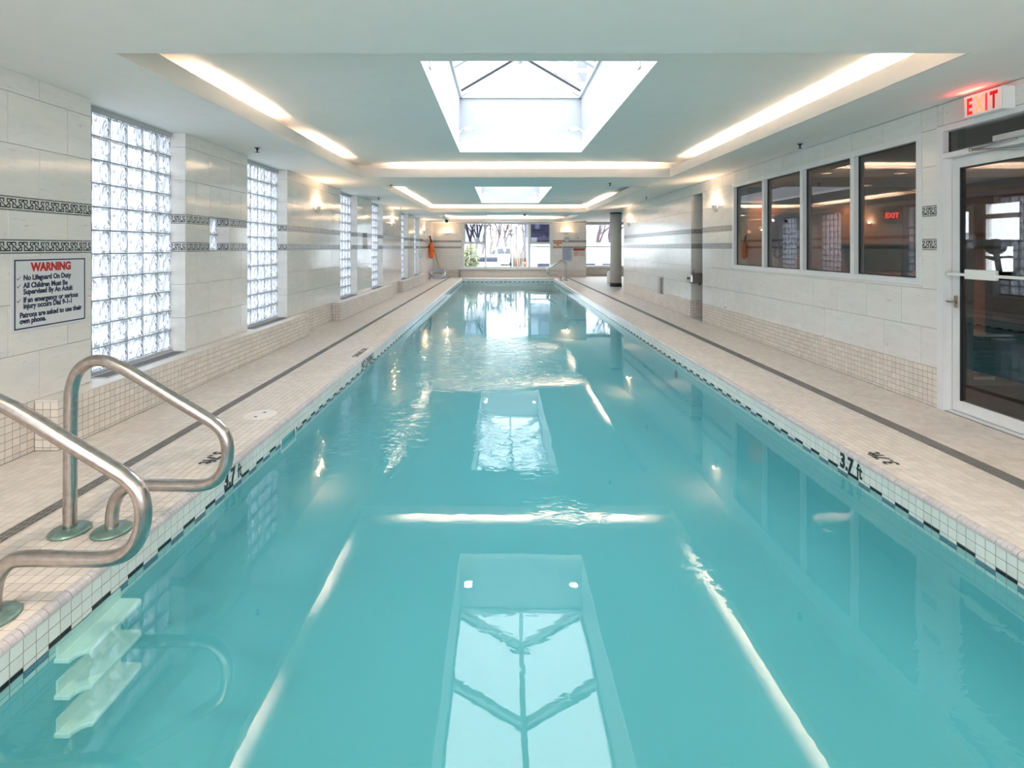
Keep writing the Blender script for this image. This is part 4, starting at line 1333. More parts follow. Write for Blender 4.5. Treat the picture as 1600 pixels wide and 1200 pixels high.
m = MB(); m.lathe([(0, -.012), (.045, -.012), (.06, 0)], (PX1, 6.9, -.32), 'x', 20)
tag(m.build('return_fitting', VENT), 'small dark round inlet under water in the right pool wall', 'inlet')

# ---- depth markers and warnings on deck and pool wall (tile print)
def marker(name, body, label, face, x, y, z, size, xs, bold=.004):
    o = text(name, body, size, (x, y, z), face, INK, None, xs=xs, bold=bold, depth=.0004)
    return tag(o, label, 'marking')
ZT_ = -.128
marker('depth_marking', '3.7', 'black 3.7ft depth marking on the left pool wall, numerals', 'L', PX0 + .0008, 3.205, ZT_, .138, .80, .0065)['group'] = 'depth markings'
marker('depth_marking', 'ft', 'black ft lettering after the numerals on the left pool wall', 'L', PX0 + .0008, 3.372, ZT_, .125, .70, .003)['group'] = 'depth markings'
marker('depth_marking', '3.7', 'black 3.7ft depth marking on the right pool wall, numerals', 'R', PX1 - .0008, 3.565, ZT_, .138, .80, .0065)['group'] = 'depth markings'
marker('depth_marking', 'ft', 'black ft lettering after the numerals on the right pool wall', 'R', PX1 - .0008, 3.398, ZT_, .125, .70, .003)['group'] = 'depth markings'
marker('depth_marking', '3.7ft', 'black 3.7ft depth marking lettered on the right deck', 'DR', 2.555, 3.275, .0006, .13, .86)['group'] = 'depth markings'
marker('depth_marking', '3.7ft', 'black 3.7ft depth marking lettered on the left deck behind the handrail', 'DL', -1.945, 3.49, .0006, .13, .86)['group'] = 'depth markings'
marker('warning_marking', 'NO DIVING', 'black NO DIVING lettering on the left pool wall', 'L', PX0 + .0008, 6.36, ZT_, .13, .88)['group'] = 'no diving markings'
marker('warning_marking', 'NO DIVING', 'black NO DIVING lettering on the left deck', 'DL', -1.90, 7.05, .0006, .11, .95)['group'] = 'no diving markings'

# ---- warning sign on the left wall
SX = XL + .006
SY0, SY1, SZ0, SZ1 = 3.347, 3.925, .995, 1.372
sz0 = 1.39 - (525 - 386.7) / (783 - 17) * 3.18
m = MB(); m.box(XL + .001, SX, 3.328, 3.936, .826, 1.327)
ws = tag(m.build('warning_sign', SIGNW, bevel=.002), 'white WARNING sign with navy border on the left wall', 'sign')
ya, yb, za, zb = 3.348, 3.918, .845, 1.309
m = MB(); t_ = .009
for q in ((ya, yb, za, za + t_), (ya, yb, zb - t_, zb), (ya, ya + t_, za, zb), (yb - t_, yb, za, zb)): m.box(SX, SX + .0006, *q)
m.build('border', NAVY, ws)
def sline(body, size, y, z, mat, xs, bold, align='LEFT', nm='lettering'):
    text(nm, body, size, (SX + .0005, y, z), 'L', mat, ws, align, xs, bold)
sline('WARNING', .078, (ya + yb) / 2 - .004, 1.231, REDINK, .84, .0042, 'CENTER', 'headline')
LNS = [('No Lifeguard On Duty', 1.171, .412), ('All Children Must Be', 1.119, .412), ('Supervised By An Adult', 1.077, .412), ('If an emergency or serious', 1.022, .412), ('injury occurs Dial 9-1-1', .981, .412), ('Patrons are asked to use their', .922, .386), ('own phone.', .882, .386)]
for bd, z, y in LNS: sline(bd, .0500, 3.0 + y, z, NAVY, .815, .0019)
for z in (1.171, 1.119, 1.022):
    m = MB()
    for q in stroke_quads([(3.366, z + .014), (3.374, z + .004), (3.391, z + .024)], .004, 0, 9):
        b0 = len(m.v); m.v += [(SX + .0006, a, c) for a, c in q]; m.face((b0, b0 + 1, b0 + 2, b0 + 3))
    m.build('tick', NAVY, ws)

# ---- wall sconces (half bowl uplights)
SCONE = plain('sconce_bowl', (.80, .74, .66), .5)
GLOWB = emit('lamp_glow', (1, .78, .52), 2.5)
def sconce(x, y, z, face, label):
    rz = {'L': 0, 'R': PI, 'F': -PI / 2}[face]
    t = tag(empty('wall_sconce', (x, y, z), rz), label, 'wall lamp', 'wall sconces')
    def P(m, name, mat):
        o = bpy.data.objects.new(name, m.mesh(name, mat)); COL.objects.link(o); o.parent = t; return o
    m = MB(); m.lathe([(.012, -.075), (.035, -.06), (.06, -.02), (.072, .045), (.068, .045), (.055, -.015), (.03, -.05), (.0, -.062)], (0.004, 0, 0), 'z', 16, a0=-PI / 2, a1=PI / 2)
    P(m, 'bowl', SCONE)
    m = MB(); m.box(.0005, .006, -.05, .05, -.07, .05); P(m, 'back_plate', STEELD)
    m = MB(); m.ellipsoid((.035, 0, .0), (.018, .018, .028), 10, 8); P(m, 'bulb', GLOWB)
    ld = bpy.data.lights.new('sconce_lamp', 'POINT'); ld.energy = 3.4; ld.color = (1, .66, .40); ld.shadow_soft_size = .02
    lo = bpy.data.objects.new('sconce_lamp', ld); lo.parent = t; lo.location = (.045, 0, .055); COL.objects.link(lo)
for i, y in enumerate((8.86, 15.04, 21.22)):
    sconce(XL, y, 2.06, 'L', 'glowing half bowl wall lamp on the left wall, %s of its three' % ('nearest', 'middle', 'farthest')[i])
for i, y in enumerate((8.99, 15.1)):
    sconce(XR, y, 2.09, 'R', ('glowing half bowl wall lamp beside the passage and the long window', 'glowing half bowl wall lamp on the right wall beside the round column')[i])
sconce(-2.5, YF, 2.04, 'F', 'glowing half bowl wall lamp above the hose on the end wall')
sconce(3.05, YF, 2.08, 'F', 'glowing half bowl wall lamp above the round wall clock')

# ---- sprinklers
def sprinkler(u, v, label):
    side = 1 if u > 783 else -1
    y = 1.156 * 800 / (386.7 - v); x = (u - 783) / 800 * y
    zc = zs(x) if x > CX1 else ZC
    if x > CX1: y = (zc - H) * 800 / (386.7 - v); x = (u - 783) / 800 * y
    m = MB(); m.lathe([(0, .0), (.03, -.001), (.028, -.006), (.011, -.008), (.011, -.03), (.006, -.032), (.006, -.048), (.024, -.05), (.024, -.053), (0, -.054)], (x, y, zc), 'z', 14)
    s = tag(m.build('sprinkler', BLACK), label, 'sprinkler', 'ceiling sprinklers')
for a in ((402, 231, 'small dark sprinkler on the left soffit between the first two windows'), (1250, 225, 'small dark sprinkler on the right soffit above the long window'), (611, 289, 'small dark sprinkler on the left soffit at the second coffer\'s near corner'),
          (591.5, 309, 'small dark sprinkler on the left soffit above the fourth window'), (626, 324, 'small dark sprinkler on the left soffit near the fifth window'), (953, 286, 'small dark sprinkler on the ceiling beam between the coffers'), (1010, 308, 'small dark sprinkler on the right soffit before the passage')):
    sprinkler(*a)

# ---- unseen ceiling lamps added above and behind the viewpoint to light the near end
for x, y, lb in ((-1.7, .7, 'over the near left deck'), (2.3, .7, 'over the near right deck'), (-1.7, -1.3, 'behind the viewpoint at the left'), (.3, -1.3, 'behind the viewpoint at the middle'), (2.3, -1.3, 'behind the viewpoint at the right')):
    zc = zs(x) if x > CX1 else ZC
    m = MB(); m.lathe([(.095, -.0005), (.095, -.008), (.075, -.010), (.07, -.003)], (x, y, zc), 'z', 24)
    d = tag(m.build('added_lamp', WHITEP), 'round ceiling lamp added to light the near end, ' + lb, 'ceiling light', 'unseen lamps added over the near deck')
    m = MB(); m.lathe([(0, -.004), (.07, -.004)], (x, y, zc), 'z', 24); m.build('lens', emit('added_lamp_glow', (1, .86, .7), 4.0) if 'added_lamp_glow' not in MATS else MATS['added_lamp_glow'], d)
    ld = bpy.data.lights.new('added_lamp_spot', 'SPOT'); ld.energy = 30; ld.color = (1, .82, .64); ld.spot_size = 2.5; ld.spot_blend = .5; ld.shadow_soft_size = .07
    lo = bpy.data.objects.new('added_lamp_spot', ld); lo.location = (x, y, zc - .02); COL.objects.link(lo)

# ---- cameras
t = tag(empty('security_camera', (-1.96, 17.7, ZC)), 'white bullet camera hanging from the ceiling beam at the left', 'camera')
m = MB(); m.lathe([(0, 0), (.06, 0), (.06, -.02), (.02, -.03), (.02, -.09), (0, -.09)], (-1.96, 17.7, ZC), 'z', 16); m.build('mount', WHITEP, t)
MB().tube([(-2.02, 17.95, ZC - .10), (-1.82, 17.05, ZC - .27)], .055, 14).build('body', WHITEP, t)
MB().tube([(-1.823, 17.06, ZC - .268), (-1.80, 16.97, ZC - .285)], .05, 14).build('lens_cap', BLACK, t)
t = tag(empty('dome_camera', (.80, 17.4, ZC)), 'small dome camera on the ceiling beam before the end window', 'camera')
m = MB(); m.lathe([(0, 0), (.07, 0), (.07, -.035), (.0, -.035)], (.80, 17.4, ZC), 'z', 20); m.build('housing', WHITEP, t)
m = MB(); m.lathe([(.05, -.035), (.046, -.055), (.03, -.075), (0, -.083)], (.80, 17.4, ZC), 'z', 20); m.build('dome', BLACK, t)

# ---- spot lamps in the skylight shafts
for i, (s0, s1, n) in enumerate(SKYS):
    for j, (yy) in enumerate((s1 - .25, s0 + .5)):
        for k, (xw, sx) in enumerate(((SKYX[0], 1), (SKYX[1], -1))):
            z = 3.06
            t = tag(empty('shaft_spotlight', (xw, yy, z)), 'small white spot lamp on the %s side of the %s skylight shaft, %s end' % (('left', 'right')[k], ('nearest', 'middle', 'farthest')[i], ('far', 'near')[j]), 'spotlight', 'skylight shaft spotlights')
            m = MB(); m.box(xw, xw + sx * .012, yy - .04, yy + .04, z - .16, z - .04); m.build('wall_plate', WHITEP, t)
            MB().tube([(xw + sx * .006, yy, z - .06), (xw + sx * .06, yy, z), (xw + sx * .10, yy, z)], .01, 8).build('arm', WHITEP, t)
            m = MB(); m.lathe([(0, .035), (.04, .03), (.075, .006), (.078, -.004), (.06, -.006), (.055, .002)], (xw + sx * .14, yy, z), 'z', 20); m.build('shade', WHITEP, t)
            m = MB(); m.lathe([(0, -.003), (.056, -.003)], (xw + sx * .14, yy, z), 'z', 20); m.build('lens', emit('spot_glow', (1, .88, .7), 8.0) if 'spot_glow' not in MATS else MATS['spot_glow'], t)

# ---- column, bin, bench-side things beyond the right wall
m = MB(); m.lathe([(0, .13), (.203, .13), (.203, 2.585), (0, 2.585)], (4.10, 18.3, 0), 'z', 40)
cm = tag(m.build('column', COLM), 'round beige column with dark rings at the end of the right wall', kind='structure')
for z0, z1 in ((0, .13), (2.585, 2.64)):
    m = MB(); m.lathe([(0, z0), (.212, z0), (.212, z1 if z1 > 1 else .07), (.204, z1 if z1 > 1 else .075), (.204, z1), (0, z1)], (4.10, 18.3, 0), 'z', 40); m.build('dark_ring', DARKB if z0 > 1 else DARKB, cm)
m = MB(); m.lathe([(0, .0), (.24, 0), (.25, .02), (.25, .36), (.24, .38), (0, .38)], (4.43, 20.2, 0), 'z', 28)
bn = tag(m.build('waste_bin', WHITEP), 'low white round bin standing behind the column', 'bin')
m = MB(); m.lathe([(.25, .38), (.255, .40), (.20, .45), (0, .47)], (4.43, 20.2, 0), 'z', 28); m.build('lid', WHITEP, bn)
m = MB(); m.box(4.25, 4.61, 19.935, 19.96, .385, .425); m.build('flap', DARKB, bn)

# ---- drinking fountain
fx, fz = XR + .04, .72
t = tag(empty('drinking_fountain', (XR + .03, PASS[1] - .2, .68)), 'stainless drinking fountain on the end of the passage wall', 'drinking fountain')
yf = PASS[1] - TT
m = MB(); m.box(XR - .10, XR + .30, yf - .26, yf, .69, .88); m.build('basin', STEEL, t, bevel=.03)
m = MB(); m.lathe([(.0, .8805), (.10, .8805), (.13, .886), (.12, .889)], (XR + .11, yf - .14, 0), 'z', 24); m.build('bowl_rim', STEELD, t)
m = MB(); m.tube([(XR + .02, yf - .05, .88), (XR + .02, yf - .05, .95), (XR + .04, yf - .07, .965)], .012, 10); m.build('spout', STEEL, t)
m = MB(); m.lathe([(0, -.02), (.022, -.02), (.022, 0)], (XR - .10, yf - .13, .785), 'x', 16); m.build('push_button', BLACK, t)
m = MB(); m.tube([(XR + .12, yf - .14, .69), (XR + .12, yf - .14, .655)], .022, 12); m.build('drain_stub', BLACK, t)

# ---- steel panel low on the right wall, outlet
m = MB(); m.box(XR - .022, XR - .0005, 11.92, 12.26, .30, .705)
sp = tag(m.build('wall_panel', STEELD, bevel=.004), 'narrow stainless panel low on the right wall beyond the passage', 'wall panel')
m = MB(); m.box(XR - .026, XR - .022, 11.95, 12.06, .32, .68); m.build('dark_slot', plain('bronze_dark', (.10, .06, .04), .4), sp)
m = MB(); m.box(XR - .012, XR - .0005, 8.55, 8.63, .355, .47)
ol = tag(m.build('wall_outlet', WHITEP, bevel=.003), 'small white outlet box above the right base course', 'outlet')
m = MB(); m.box(XR - .016, XR - .012, 8.575, 8.605, .375, .40); m.build('socket', plain('socket_brown', (.25, .12, .09), .5), ol)

# ---- end wall fittings
def at_end(u, v): return (u - 783) * YF / 800, H - (v - 386.7) * YF / 800
def wall_sign(name, u0, v0, u1, v1, mat, label):
    xa, za = at_end(u0, v0); xb, zb = at_end(u1, v1)
    m = MB(); m.box(xa, xb, YF - .008, YF - .001, zb, za)
    return tag(m.build(name, mat), label, 'sign'), xa, za, xb, zb
def rows(parent, nm, mat, lst):
    for (xa, xb, z0, z1) in lst:
        MB().box(xa, xb, YF - .0092, YF - .008, z0, z1).build(nm, mat, parent)
s, xa, za, xb, zb = wall_sign('pool_rule_sign', 864.2, 375.7, 879.4, 388.2, plain('cream_sign', (.78, .62, .50), .5), 'cream and orange pool notice left of the wall clock')
OR_ = plain('orange_red_print', (.36, .07, .035), .5)
hgt = za - zb; rows(s, 'print_band', OR_, [(xa, xb, za - .035, za)])
for r, (f0, f1, nn) in enumerate(((.05, .95, 9), (.38, .62, 2), (.05, .95, 7))):
    zc = za - hgt * (.30, .56, .86)[r]
    for k in range(nn):
        q0 = xa + (xb - xa) * (f0 + (f1 - f0) * k / nn); q1 = xa + (xb - xa) * (f0 + (f1 - f0) * (k + .75) / nn)
        rows(s, 'print', OR_, [(q0, q1, zc - .035, zc + .035)])
s, xa, za, xb, zb = wall_sign('rules_board', 878.6, 387.6, 893.4, 407.8, plain('blue_grey_board', (.42, .46, .55), .5), 'blue grey pool rules board below the wall clock')
for k in range(9):
    zc = za - .05 - k * .058
    rows(s, 'print_line', plain('slate_print', (.24, .28, .38), .5) if 'slate_print' not in MATS else MATS['slate_print'], [(xa + .03, xb - .03 - .05 * (k % 3), zc - .016, zc)])
s, xa, za, xb, zb = wall_sign('danger_sign', 895.4, 388.0, 914.0, 400.5, plain('pale_sign', (.66, .62, .57), .5), 'pale sign with a dark red header below the clock wall\'s lower frieze')
rows(s, 'header_band', plain('dark_red_print', (.30, .03, .025), .5), [(xa, xb, za - .085, za - .01)])
rows(s, 'accent_band', plain('light_red_print', (.65, .20, .14), .5), [(xa + .03, xb - .04, za - .12, za - .085)])
for k in range(4): rows(s, 'print_line', MATS['slate_print'] if k % 2 else plain('grey_print%d' % k, (.45, .46, .42), .5), [(xa + .27, xb - .05, za - .18 - k * .05, za - .165 - k * .05)])
rows(s, 'picture_patch', plain('pink_patch', (.60, .42, .36), .5), [(xa + .04, xa + .22, zb + .02, za - .14)])
cx, cz = at_end(885.6, 374.2)
m = MB(); m.lathe([(.0, -.005), (.098, -.005), (.108, -.03), (.130, -.03), (.132, -.001)], (cx, YF, cz), 'y', 32)
ck = tag(m.build('wall_clock', ALUG), 'round grey rimmed wall clock on the end wall', 'clock')
m = MB(); m.lathe([(0, -.012), (.100, -.012)], (cx, YF, cz), 'y', 32); m.build('dial', SIGNW, ck)
m = MB()
for ang, ln in ((.5, .055), (-.35, .08)):
    d = Vector((math.sin(ang), math.cos(ang))); nrm = Vector((d.y, -d.x)) * .006
    m.prism([(cx - nrm.x, cz - nrm.y), (cx + nrm.x, cz + nrm.y), (cx + nrm.x + d.x * ln, cz + nrm.y + d.y * ln), (cx - nrm.x + d.x * ln, cz - nrm.y + d.y * ln)], 'y', YF - .016, YF - .013)
m.build('hands', BLACK, ck)
xa, za = at_end(899.3, 364.5); xb, zb = at_end(905.4, 374.5)
m = MB(); m.box(xa, xb, YF - .07, YF - .001, zb, za)
th = tag(m.build('alarm_box', plain('pale_grey_box', (.68, .68, .66), .4), bevel=.008), 'pale box with a dark dot right of the wall clock', 'box')
m = MB(); m.lathe([(0, -.004), (.028, -.004), (.028, 0)], ((xa + xb) / 2 + .01, YF - .07, zb + .075), 'y', 14); m.build('dark_dot', VENT, th)
# gate stub against the end wall base, left and right of the window
m = MB(); m.tube([(-2.32 + .4, YF - .10, .0), (-2.32 + .4, YF - .10, .30)], .035, 10); m.lathe([(0, .30), (.05, .30), (.05, .33), (0, .335)], (-1.92, YF - .10, 0), 'z', 12)
tag(m.build('pipe_stub', STEELD), 'short grey pipe post at the foot of the end wall', 'pipe')

# ---- rescue gear in the far left corner
cx, y = -3.02, 22.3
t = tag(empty('rescue_tube', (-3.12, 22.6, 1.0)), 'orange rescue tube hanging by a dark strap in the far left corner', 'rescue tube')
pt = catmull([(-3.11, 22.6, 1.62), (-3.09, 22.6, 1.50), (-3.07, 22.6, 1.2), (-3.07, 22.6, .98), (-3.09, 22.6, .90)], 6)
rr = [.03 + .085 * math.sin(PI * min(1, max(0, i / (len(pt) - 1)))) ** .5 for i in range(len(pt))]
MB().tube(pt, rr, 14).build('float', plain('orange_foam', (.86, .16, .03), .55), t)
MB().tube(catmull([(-3.15, 22.6, 1.92), (-3.10, 22.6, 1.70), (-3.05, 22.55, 1.45), (-3.00, 22.55, 1.24)], 6), .035, 8).build('strap', plain('dark_red_strap', (.10, .012, .012), .7), t)
MB().box(-3.19, -3.13, 22.56, 22.64, 1.90, 1.95).build('wall_hook', STEELD, t)
t = tag(empty('vacuum_pole', (-2.75, 23.5, 0)), 'yellow pool pole leaning into the far left corner', 'pole')
MB().tube([(-3.10, 23.70, 1.30), (-2.72, 23.15, .16)], .022, 8).build('shaft', plain('yellow_pole', (.62, .36, .06), .4), t)
MB().tube([(-2.86, 23.35, .58), (-2.72, 23.15, .16)], .03, 8).build('grip', plain('orange_grip', (.62, .30, .05), .5), t)
m = MB(); m.box(-2.80, -2.56, 23.0, 23.20, .02, .07); m.tube([(-2.72, 23.15, .16), (-2.68, 23.12, .06)], .03, 8); m.build('vacuum_head', STEELD, t)
t = tag(empty('vacuum_hose', (-2.95, 22.6, 0)), 'coiled grey pool hose on the deck in the far left corner', 'hose')
pts = []
for i in range(150):
    a = i * .27; rad = .30 + .035 * math.sin(a * .23)
    pts.append((-2.80 + rad * math.cos(a), 22.62 + rad * .8 * math.sin(a), .034 + .42 * rad * (1 + math.sin(a)) + .0009 * i + .008 * math.sin(3 * a)))
MB().tube(pts, .030, 8).build('coil', plain('grey_hose', (.50, .54, .64), .4), t)
m = MB(); m.tube([(-3.08, 22.35, .03), (-3.02, 22.25, .035)], .04, 10); m.build('cuff', WHITEP, t)
t = tag(empty('shepherds_hook', (-3.15, 22.4, 1.5)), 'long rescue hook hung along the left wall below the frieze', 'rescue hook')
MB().tube([(-3.165, 19.95, 1.69), (-3.165, 22.9, 1.66)], .016, 8).build('shaft', STEELD, t)
MB().tube(catmull([(-3.165, 19.95, 1.60), (-3.165, 19.86, 1.40), (-3.165, 19.80, 1.15), (-3.165, 19.95, .99), (-3.165, 20.2, 1.00), (-3.165, 20.28, 1.12), (-3.165, 20.15, 1.42)], 8), .012, 8).build('hook', STEEL, t)
for yy in (20.4, 22.2): MB().box(-3.186, -3.15, yy, yy + .03, 1.64, 1.73).build('bracket', BRASS, t)
m = MB(); m.box(XL + .001, XL + .006, 20.9, 21.42, .80, 1.33)
s = tag(m.build('rescue_notice', SIGNW), 'white notice with grey lines on the left wall below the rescue hook', 'sign')
for k in range(8): MB().box(XL + .006, XL + .0068, 20.95, 21.36, .84 + k * .06, .86 + k * .06).build('print_line', plain('grey_line', (.40, .40, .44), .5) if 'grey_line' not in MATS else MATS['grey_line'], s)

# ================================================================== OUTSIDE
GRND = plain('pale_asphalt', (.30, .30, .31), .8, var=.08, scale=.6)
m = MB(); m.box(-60, 60, 25.0, 140, -.6, -.45)
tag(m.build('street', GRND), 'pale street outside the end window', kind='structure')
m = MB(); m.box(-60, -3.6, -20, 25.0, -.6, -.45)
tag(m.build('ground_yard', plain('pale_ground', (.50, .51, .50), .9, var=.1)), 'pale yard outside the glass block windows', kind='structure')
GZ = -.45
def PT(u, v, Y): return ((u - 783) * Y / 800, Y, H - (v - 386.7) * Y / 800)
BARK = plain('bare_bark', (.075, .052, .062), .9, var=.25)
BARK2 = plain('brown_bark', (.095, .065, .05), .9, var=.25)
def bare_tree(x, y, h, label, seed, mat=BARK, depth=5, lean=0.0):
    rnd = random.Random(seed)
    trunk, twig = MB(), MB()
    def grow(p, d, L, r, k):
        n = 3; pts = [p]; q = p.copy(); dd = d.copy()
        for i in range(n):
            dd = (dd + Vector((rnd.uniform(-.18, .18), rnd.uniform(-.18, .18), rnd.uniform(-.05, .12)))).normalized()
            q = q + dd * (L / n); pts.append(q.copy())
        (trunk if k >= depth - 1 else twig).tube(pts, [r * (1 - .35 * i / n) for i in range(n + 1)], 5 if k > 2 else 3, caps=False)
        if k == 0: return
        for c in range(3 if k > 1 else 4):
            a = rnd.uniform(0, 2 * PI); sp = rnd.uniform(.35, .8)
            side = dd.orthogonal().normalized(); side.rotate(Matrix.Rotation(a, 3, dd))
            grow(pts[rnd.choice((2, 3))], (dd + side * sp).normalized(), L * rnd.uniform(.58, .75), r * .55, k - 1)
    grow(Vector((x, y, GZ)), Vector((lean, 0, 1)).normalized(), h * .36, h * .022, depth)
    t = tag(empty('bare_tree', (x, y, GZ)), label, 'tree', 'bare trees along the street')
    trunk.build('trunk', mat, t); twig.build('twigs', mat, t)
bare_tree(*PT(738, 0, 33)[:2], 6.5, 'bare purple brown tree behind the screened left casement', 11)
bare_tree(*PT(752, 0, 47)[:2], 7.5, 'bare tree behind the left mullion of the end window', 5)
bare_tree(*PT(768, 0, 52)[:2], 7.0, 'bare tree over the street left of the pale tower', 8, BARK2)
bare_tree(*PT(793, 0, 66)[:2], 8.0, 'bare tree right of the pale tower down the street', 21)
bare_tree(*PT(935, 0, 40)[:2], 8.0, 'bare tree behind the white garage, beside the round column', 14)
bare_tree(*PT(958, 0, 44)[:2], 8.5, 'bare tree behind the white garage, hidden partly by the column', 31)
bare_tree(*PT(744, 0, 56)[:2], 9.0, 'bare tree deep behind the left casement of the end window', 41)
bare_tree(*PT(773, 0, 72)[:2], 10.0, 'bare tree just left of the distant pale tower', 52)
bare_tree(*PT(790, 0, 82)[:2], 10.0, 'bare tree just right of the distant pale tower', 63, BARK2)
bare_tree(*PT(814, 0, 58)[:2], 8.5, 'bare tree behind the utility poles and the board fence', 77)
# evergreen shrub
rnd = random.Random(4)
m = MB(); cx, cy, cz = PT(735, 404, 29)
for i in range(900):
    a, e, r = rnd.uniform(0, 2 * PI), rnd.uniform(-1, 1), rnd.uniform(.5, 1)
    p = Vector((cx + .55 * r * math.cos(a) * math.sqrt(1 - e * e), cy + .5 * r * math.sin(a), cz - .1 + 1.0 * e * r))
    if p.z < GZ: continue
    d1 = Vector((rnd.uniform(-1, 1), rnd.uniform(-1, 1), rnd.uniform(-.6, .9))).normalized() * .11; d2 = d1.orthogonal().normalized() * .035
    b0 = len(m.v); m.v += [tuple(p - d1), tuple(p + d2), tuple(p + d1), tuple(p - d2)]; m.face((b0, b0 + 1, b0 + 2, b0 + 3))
t = tag(empty('evergreen_shrub', (cx, cy, GZ)), 'yellow green leafy shrub behind the lower left casement', 'shrub')
m.build('foliage', plain('leaf_green', (.085, .10, .02), .6, var=.4, scale=4), t)
MB().tube([(cx, cy, GZ), (cx + .05, cy, cz + .5)], .05, 6).build('stem', BARK2, t)
# utility poles
POLE = plain('weathered_pole', (.035, .03, .04), .8, var=.2)
POLEG = plain('grey_pole', (.13, .135, .13), .7)
def pole(u, vt, Y, r, mat, label, arms=(), wrap=None):
    x, y, zt = PT(u, vt, Y)
    t = tag(empty('utility_pole', (x, y, GZ)), label, 'pole', 'utility poles outside the end window')
    MB().tube([(x, y, GZ), (x, y, zt)], [r, r * .8], 10).build('shaft', mat, t)
    for v_, hw in arms:
        z = H - (v_ - 386.7) * Y / 800
        MB().box(x - hw, x + hw, y - .05, y + .05, z - .04, z + .04).build('crossarm', POLE, t)
        for s_ in (-.8, .8): MB().lathe([(0, 0), (.04, 0), (.03, .09), (0, .1)], (x + s_ * hw, y, z + .04), 'z', 8).build('insulator', POLEG, t)
    if wrap:
        z0, z1 = (H - (q - 386.7) * Y / 800 for q in wrap)
        MB().tube([(x, y, z0), (x, y, z1)], r * 1.25, 10).build('orange_guard', plain('guard_orange', (.2, .09, .03), .6) if 'guard_orange' not in MATS else MATS['guard_orange'], t)
pole(798.3, 359, 40, .06, POLE, 'dark utility pole with a crossarm, leftmost in the end window\'s middle pane', ((366.8, .2), (362, .12)), (400, 387))
pole(806.3, 354, 34, .055, POLE, 'tall dark utility pole with orange base in the end window\'s middle pane', (), (417, 393))
pole(803.0, 358, 46, .11, POLEG, 'thick pale grey pole between the two dark poles')
pole(812.3, 374, 36, .045, BARK2, 'short brown post right of the tall dark poles')
pole(820.2, 346, 29, .05, POLE, 'tallest dark utility pole, next to the right mullion', ((350.0, .35),), (417, 409))
# fence
x0, _, _ = PT(806, 0, 44); x1, _, _ = PT(826, 0, 44)
t = tag(empty('board_fence', ((x0 + x1) / 2, 44, GZ)), 'brown board fence behind the utility poles', 'fence')
k = 0; x = x0
while x < x1:
    MB().box(x, x + .13, 44, 44.03, GZ, 1.05 + .04 * (k % 3)).build('board', MATS['brown_bark'] if k % 2 else plain('fence_tan', (.14, .09, .06), .8) if 'fence_tan' not in MATS else MATS['fence_tan' if not k % 2 else 'brown_bark'], t); x += .15; k += 1
# white garage building with vents, darker houses behind
t = tag(empty('white_garage', (6, 32, GZ)), 'low white building with dark basement windows outside the end windows', 'building')
xa = PT(829.5, 0, 31)[0]
WW = plain('white_render', (.60, .60, .62), .8, var=.02)
m = MB(); m.box(xa, 14, 31, 36, GZ, 1.42); m.build('wall', WW, t)
MB().box(xa - .05, 14.05, 30.95, 36.05, 1.47, 1.68).build('parapet', WW, t)
MB().box(xa - .02, 14.02, 30.97, 36.02, 1.42, 1.47).build('dark_joint', POLE, t)  # dark strip between wall and parapet
for ua, ub in ((839.5, 858.5), (908, 930), (941, 962)):
    a, b_ = PT(ua, 0, 31)[0], PT(ub, 0, 31)[0]
    f = MB().box(a, b_, 30.985, 31.0, .22, .42).build('window', plain('dark_glass', (.03, .035, .06), .1) if 'dark_glass' not in MATS else MATS['dark_glass'], t)
    MB().box(a - .03, b_ + .03, 30.98, 31.0, .19, .22).build('sill', WW, t)
DH = plain('slate_siding', (.022, .022, .05), .8, var=.1)
t = tag(empty('dark_house', (4, 46, GZ)), 'dark slate house behind the white garage, in the right casement', 'house')
a, b_ = PT(826, 0, 46)[0], PT(872, 0, 46)[0]
MB().box(a, b_, 46, 52, GZ, 4.6).build('wall', DH, t)
MB().box(a - .2, b_ + .2, 45.6, 46, 2.0, 2.35).build('eave', plain('lilac_trim', (.08, .075, .14), .7), t)
for ua, ub, va, vb in ((836, 843, 351, 358), (848, 852, 368, 375)):
    p, q = PT(ua, va, 45.98), PT(ub, vb, 45.98)
    MB().box(p[0], q[0], 45.95, 46.0, q[2], p[2]).build('window', plain('pale_pane', (.16, .16, .21), .2) if 'pale_pane' not in MATS else MATS['pale_pane'], t)
t = tag(empty('grey_house', (8, 50, GZ)), 'low grey roofed house behind the garage beside the column', 'house')
a, b_ = PT(916, 0, 50)[0], PT(965, 0, 50)[0]
MB().box(a, b_, 50, 56, GZ, 1.9).build('wall', WW, t)
m = MB(); m.prism([(49.7, 1.9), (53, 2.5), (56.3, 1.9)], 'x', a - .2, b_ + .2); m.build('roof', plain('grey_roof', (.14, .13, .16), .8), t)
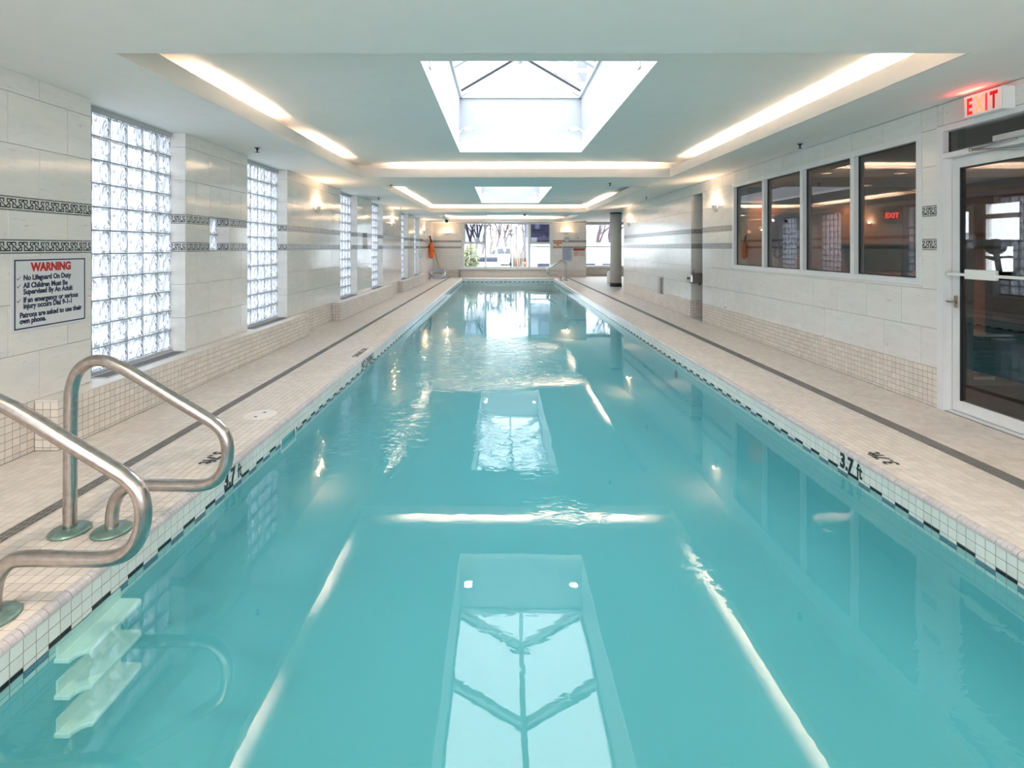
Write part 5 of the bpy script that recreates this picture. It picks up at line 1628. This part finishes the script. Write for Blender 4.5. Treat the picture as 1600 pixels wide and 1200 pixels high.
# distant tower and a tower over the skylight
t = tag(empty('pale_tower', PT(781, 0, 110)[:2] + (GZ,)), 'distant pale tower at the end of the street', 'tower')
p = PT(777.5, 340, 110); q = PT(784.5, 365, 110)
MB().box(p[0], q[0], 110, 114, GZ, 14).build('wall', plain('tower_white', (.5, .5, .52), .7), t)
for k in range(6): MB().box(p[0] + .15, q[0] - .15, 109.95, 110, 4.0 + 1.5 * k, 4.5 + 1.5 * k).build('window', MATS['pale_pane'], t)
t = tag(empty('high_rise', (9, 62, GZ)), 'pale high rise glimpsed through the nearest skylight', 'tower')
HR = plain('high_rise_concrete', (.55, .56, .58), .8)
m = MB(); m.box(5.2, 12.2, 60, 72, GZ, 34); m.build('wall', HR, t)
for fl in range(11, 21):
    for k in range(4): MB().box(5.5 + k * 1.7, 6.7 + k * 1.7, 59.96, 60, fl * 1.6, fl * 1.6 + 1.1).build('window', MATS['pale_pane'], t)
# vehicles on the street
def car(u, Y, w_, h_, L, mat, label, name='car'):
    x = (u - 783) * Y / 800
    t = tag(empty(name, (x, Y, GZ)), label, 'vehicle')
    m = MB(); m.prism([(x - w_ / 2, GZ + .25), (x + w_ / 2, GZ + .25), (x + w_ / 2, GZ + h_ * .58), (x + w_ * .42, GZ + h_ * .97), (x + w_ * .36, GZ + h_), (x - w_ * .36, GZ + h_), (x - w_ * .42, GZ + h_ * .97), (x - w_ / 2, GZ + h_ * .58)], 'y', Y, Y + L)
    m.build('body', mat, t, bevel=.05)
    MB().box(x - w_ * .38, x + w_ * .38, Y - .012, Y + .02, GZ + h_ * .62, GZ + h_ * .92).build('rear_window', MATS['dark_glass'], t)
    for s_ in (-1, 1):
        for yy in (Y + .6, Y + L - .7):
            MB().lathe([(0, -.1), (.3, -.1), (.3, .1), (0, .1)], (x + s_ * w_ * .43, yy, GZ + .3), 'x', 16).build('wheel', BLACK, t)
    MB().box(x - w_ * .47, x + w_ * .47, Y - .03, Y, GZ + .32, GZ + .42).build('bumper', ALUG, t)
car(762, 38, 1.9, 1.25, 4.6, WW, 'white car parked by the left mullion of the end window')
car(777.5, 75, 1.8, 1.45, 4.2, DH, 'dark car parked down the street')
car(787, 52, 1.7, 1.9, 4.6, WW, 'white van parked down the street near the poles', 'van')
m = MB(); x = (788.5 - 783) * 51.5 / 800; m.box(x - .12, x + .12, 51.48, 51.52, 1.0, 1.3); m.box(x - .02, x + .02, 51.49, 51.51, GZ, 1.0)
tag(m.build('street_sign', plain('sign_orange', (.62, .36, .28), .5)), 'small orange sign on the street by the white van', 'sign')
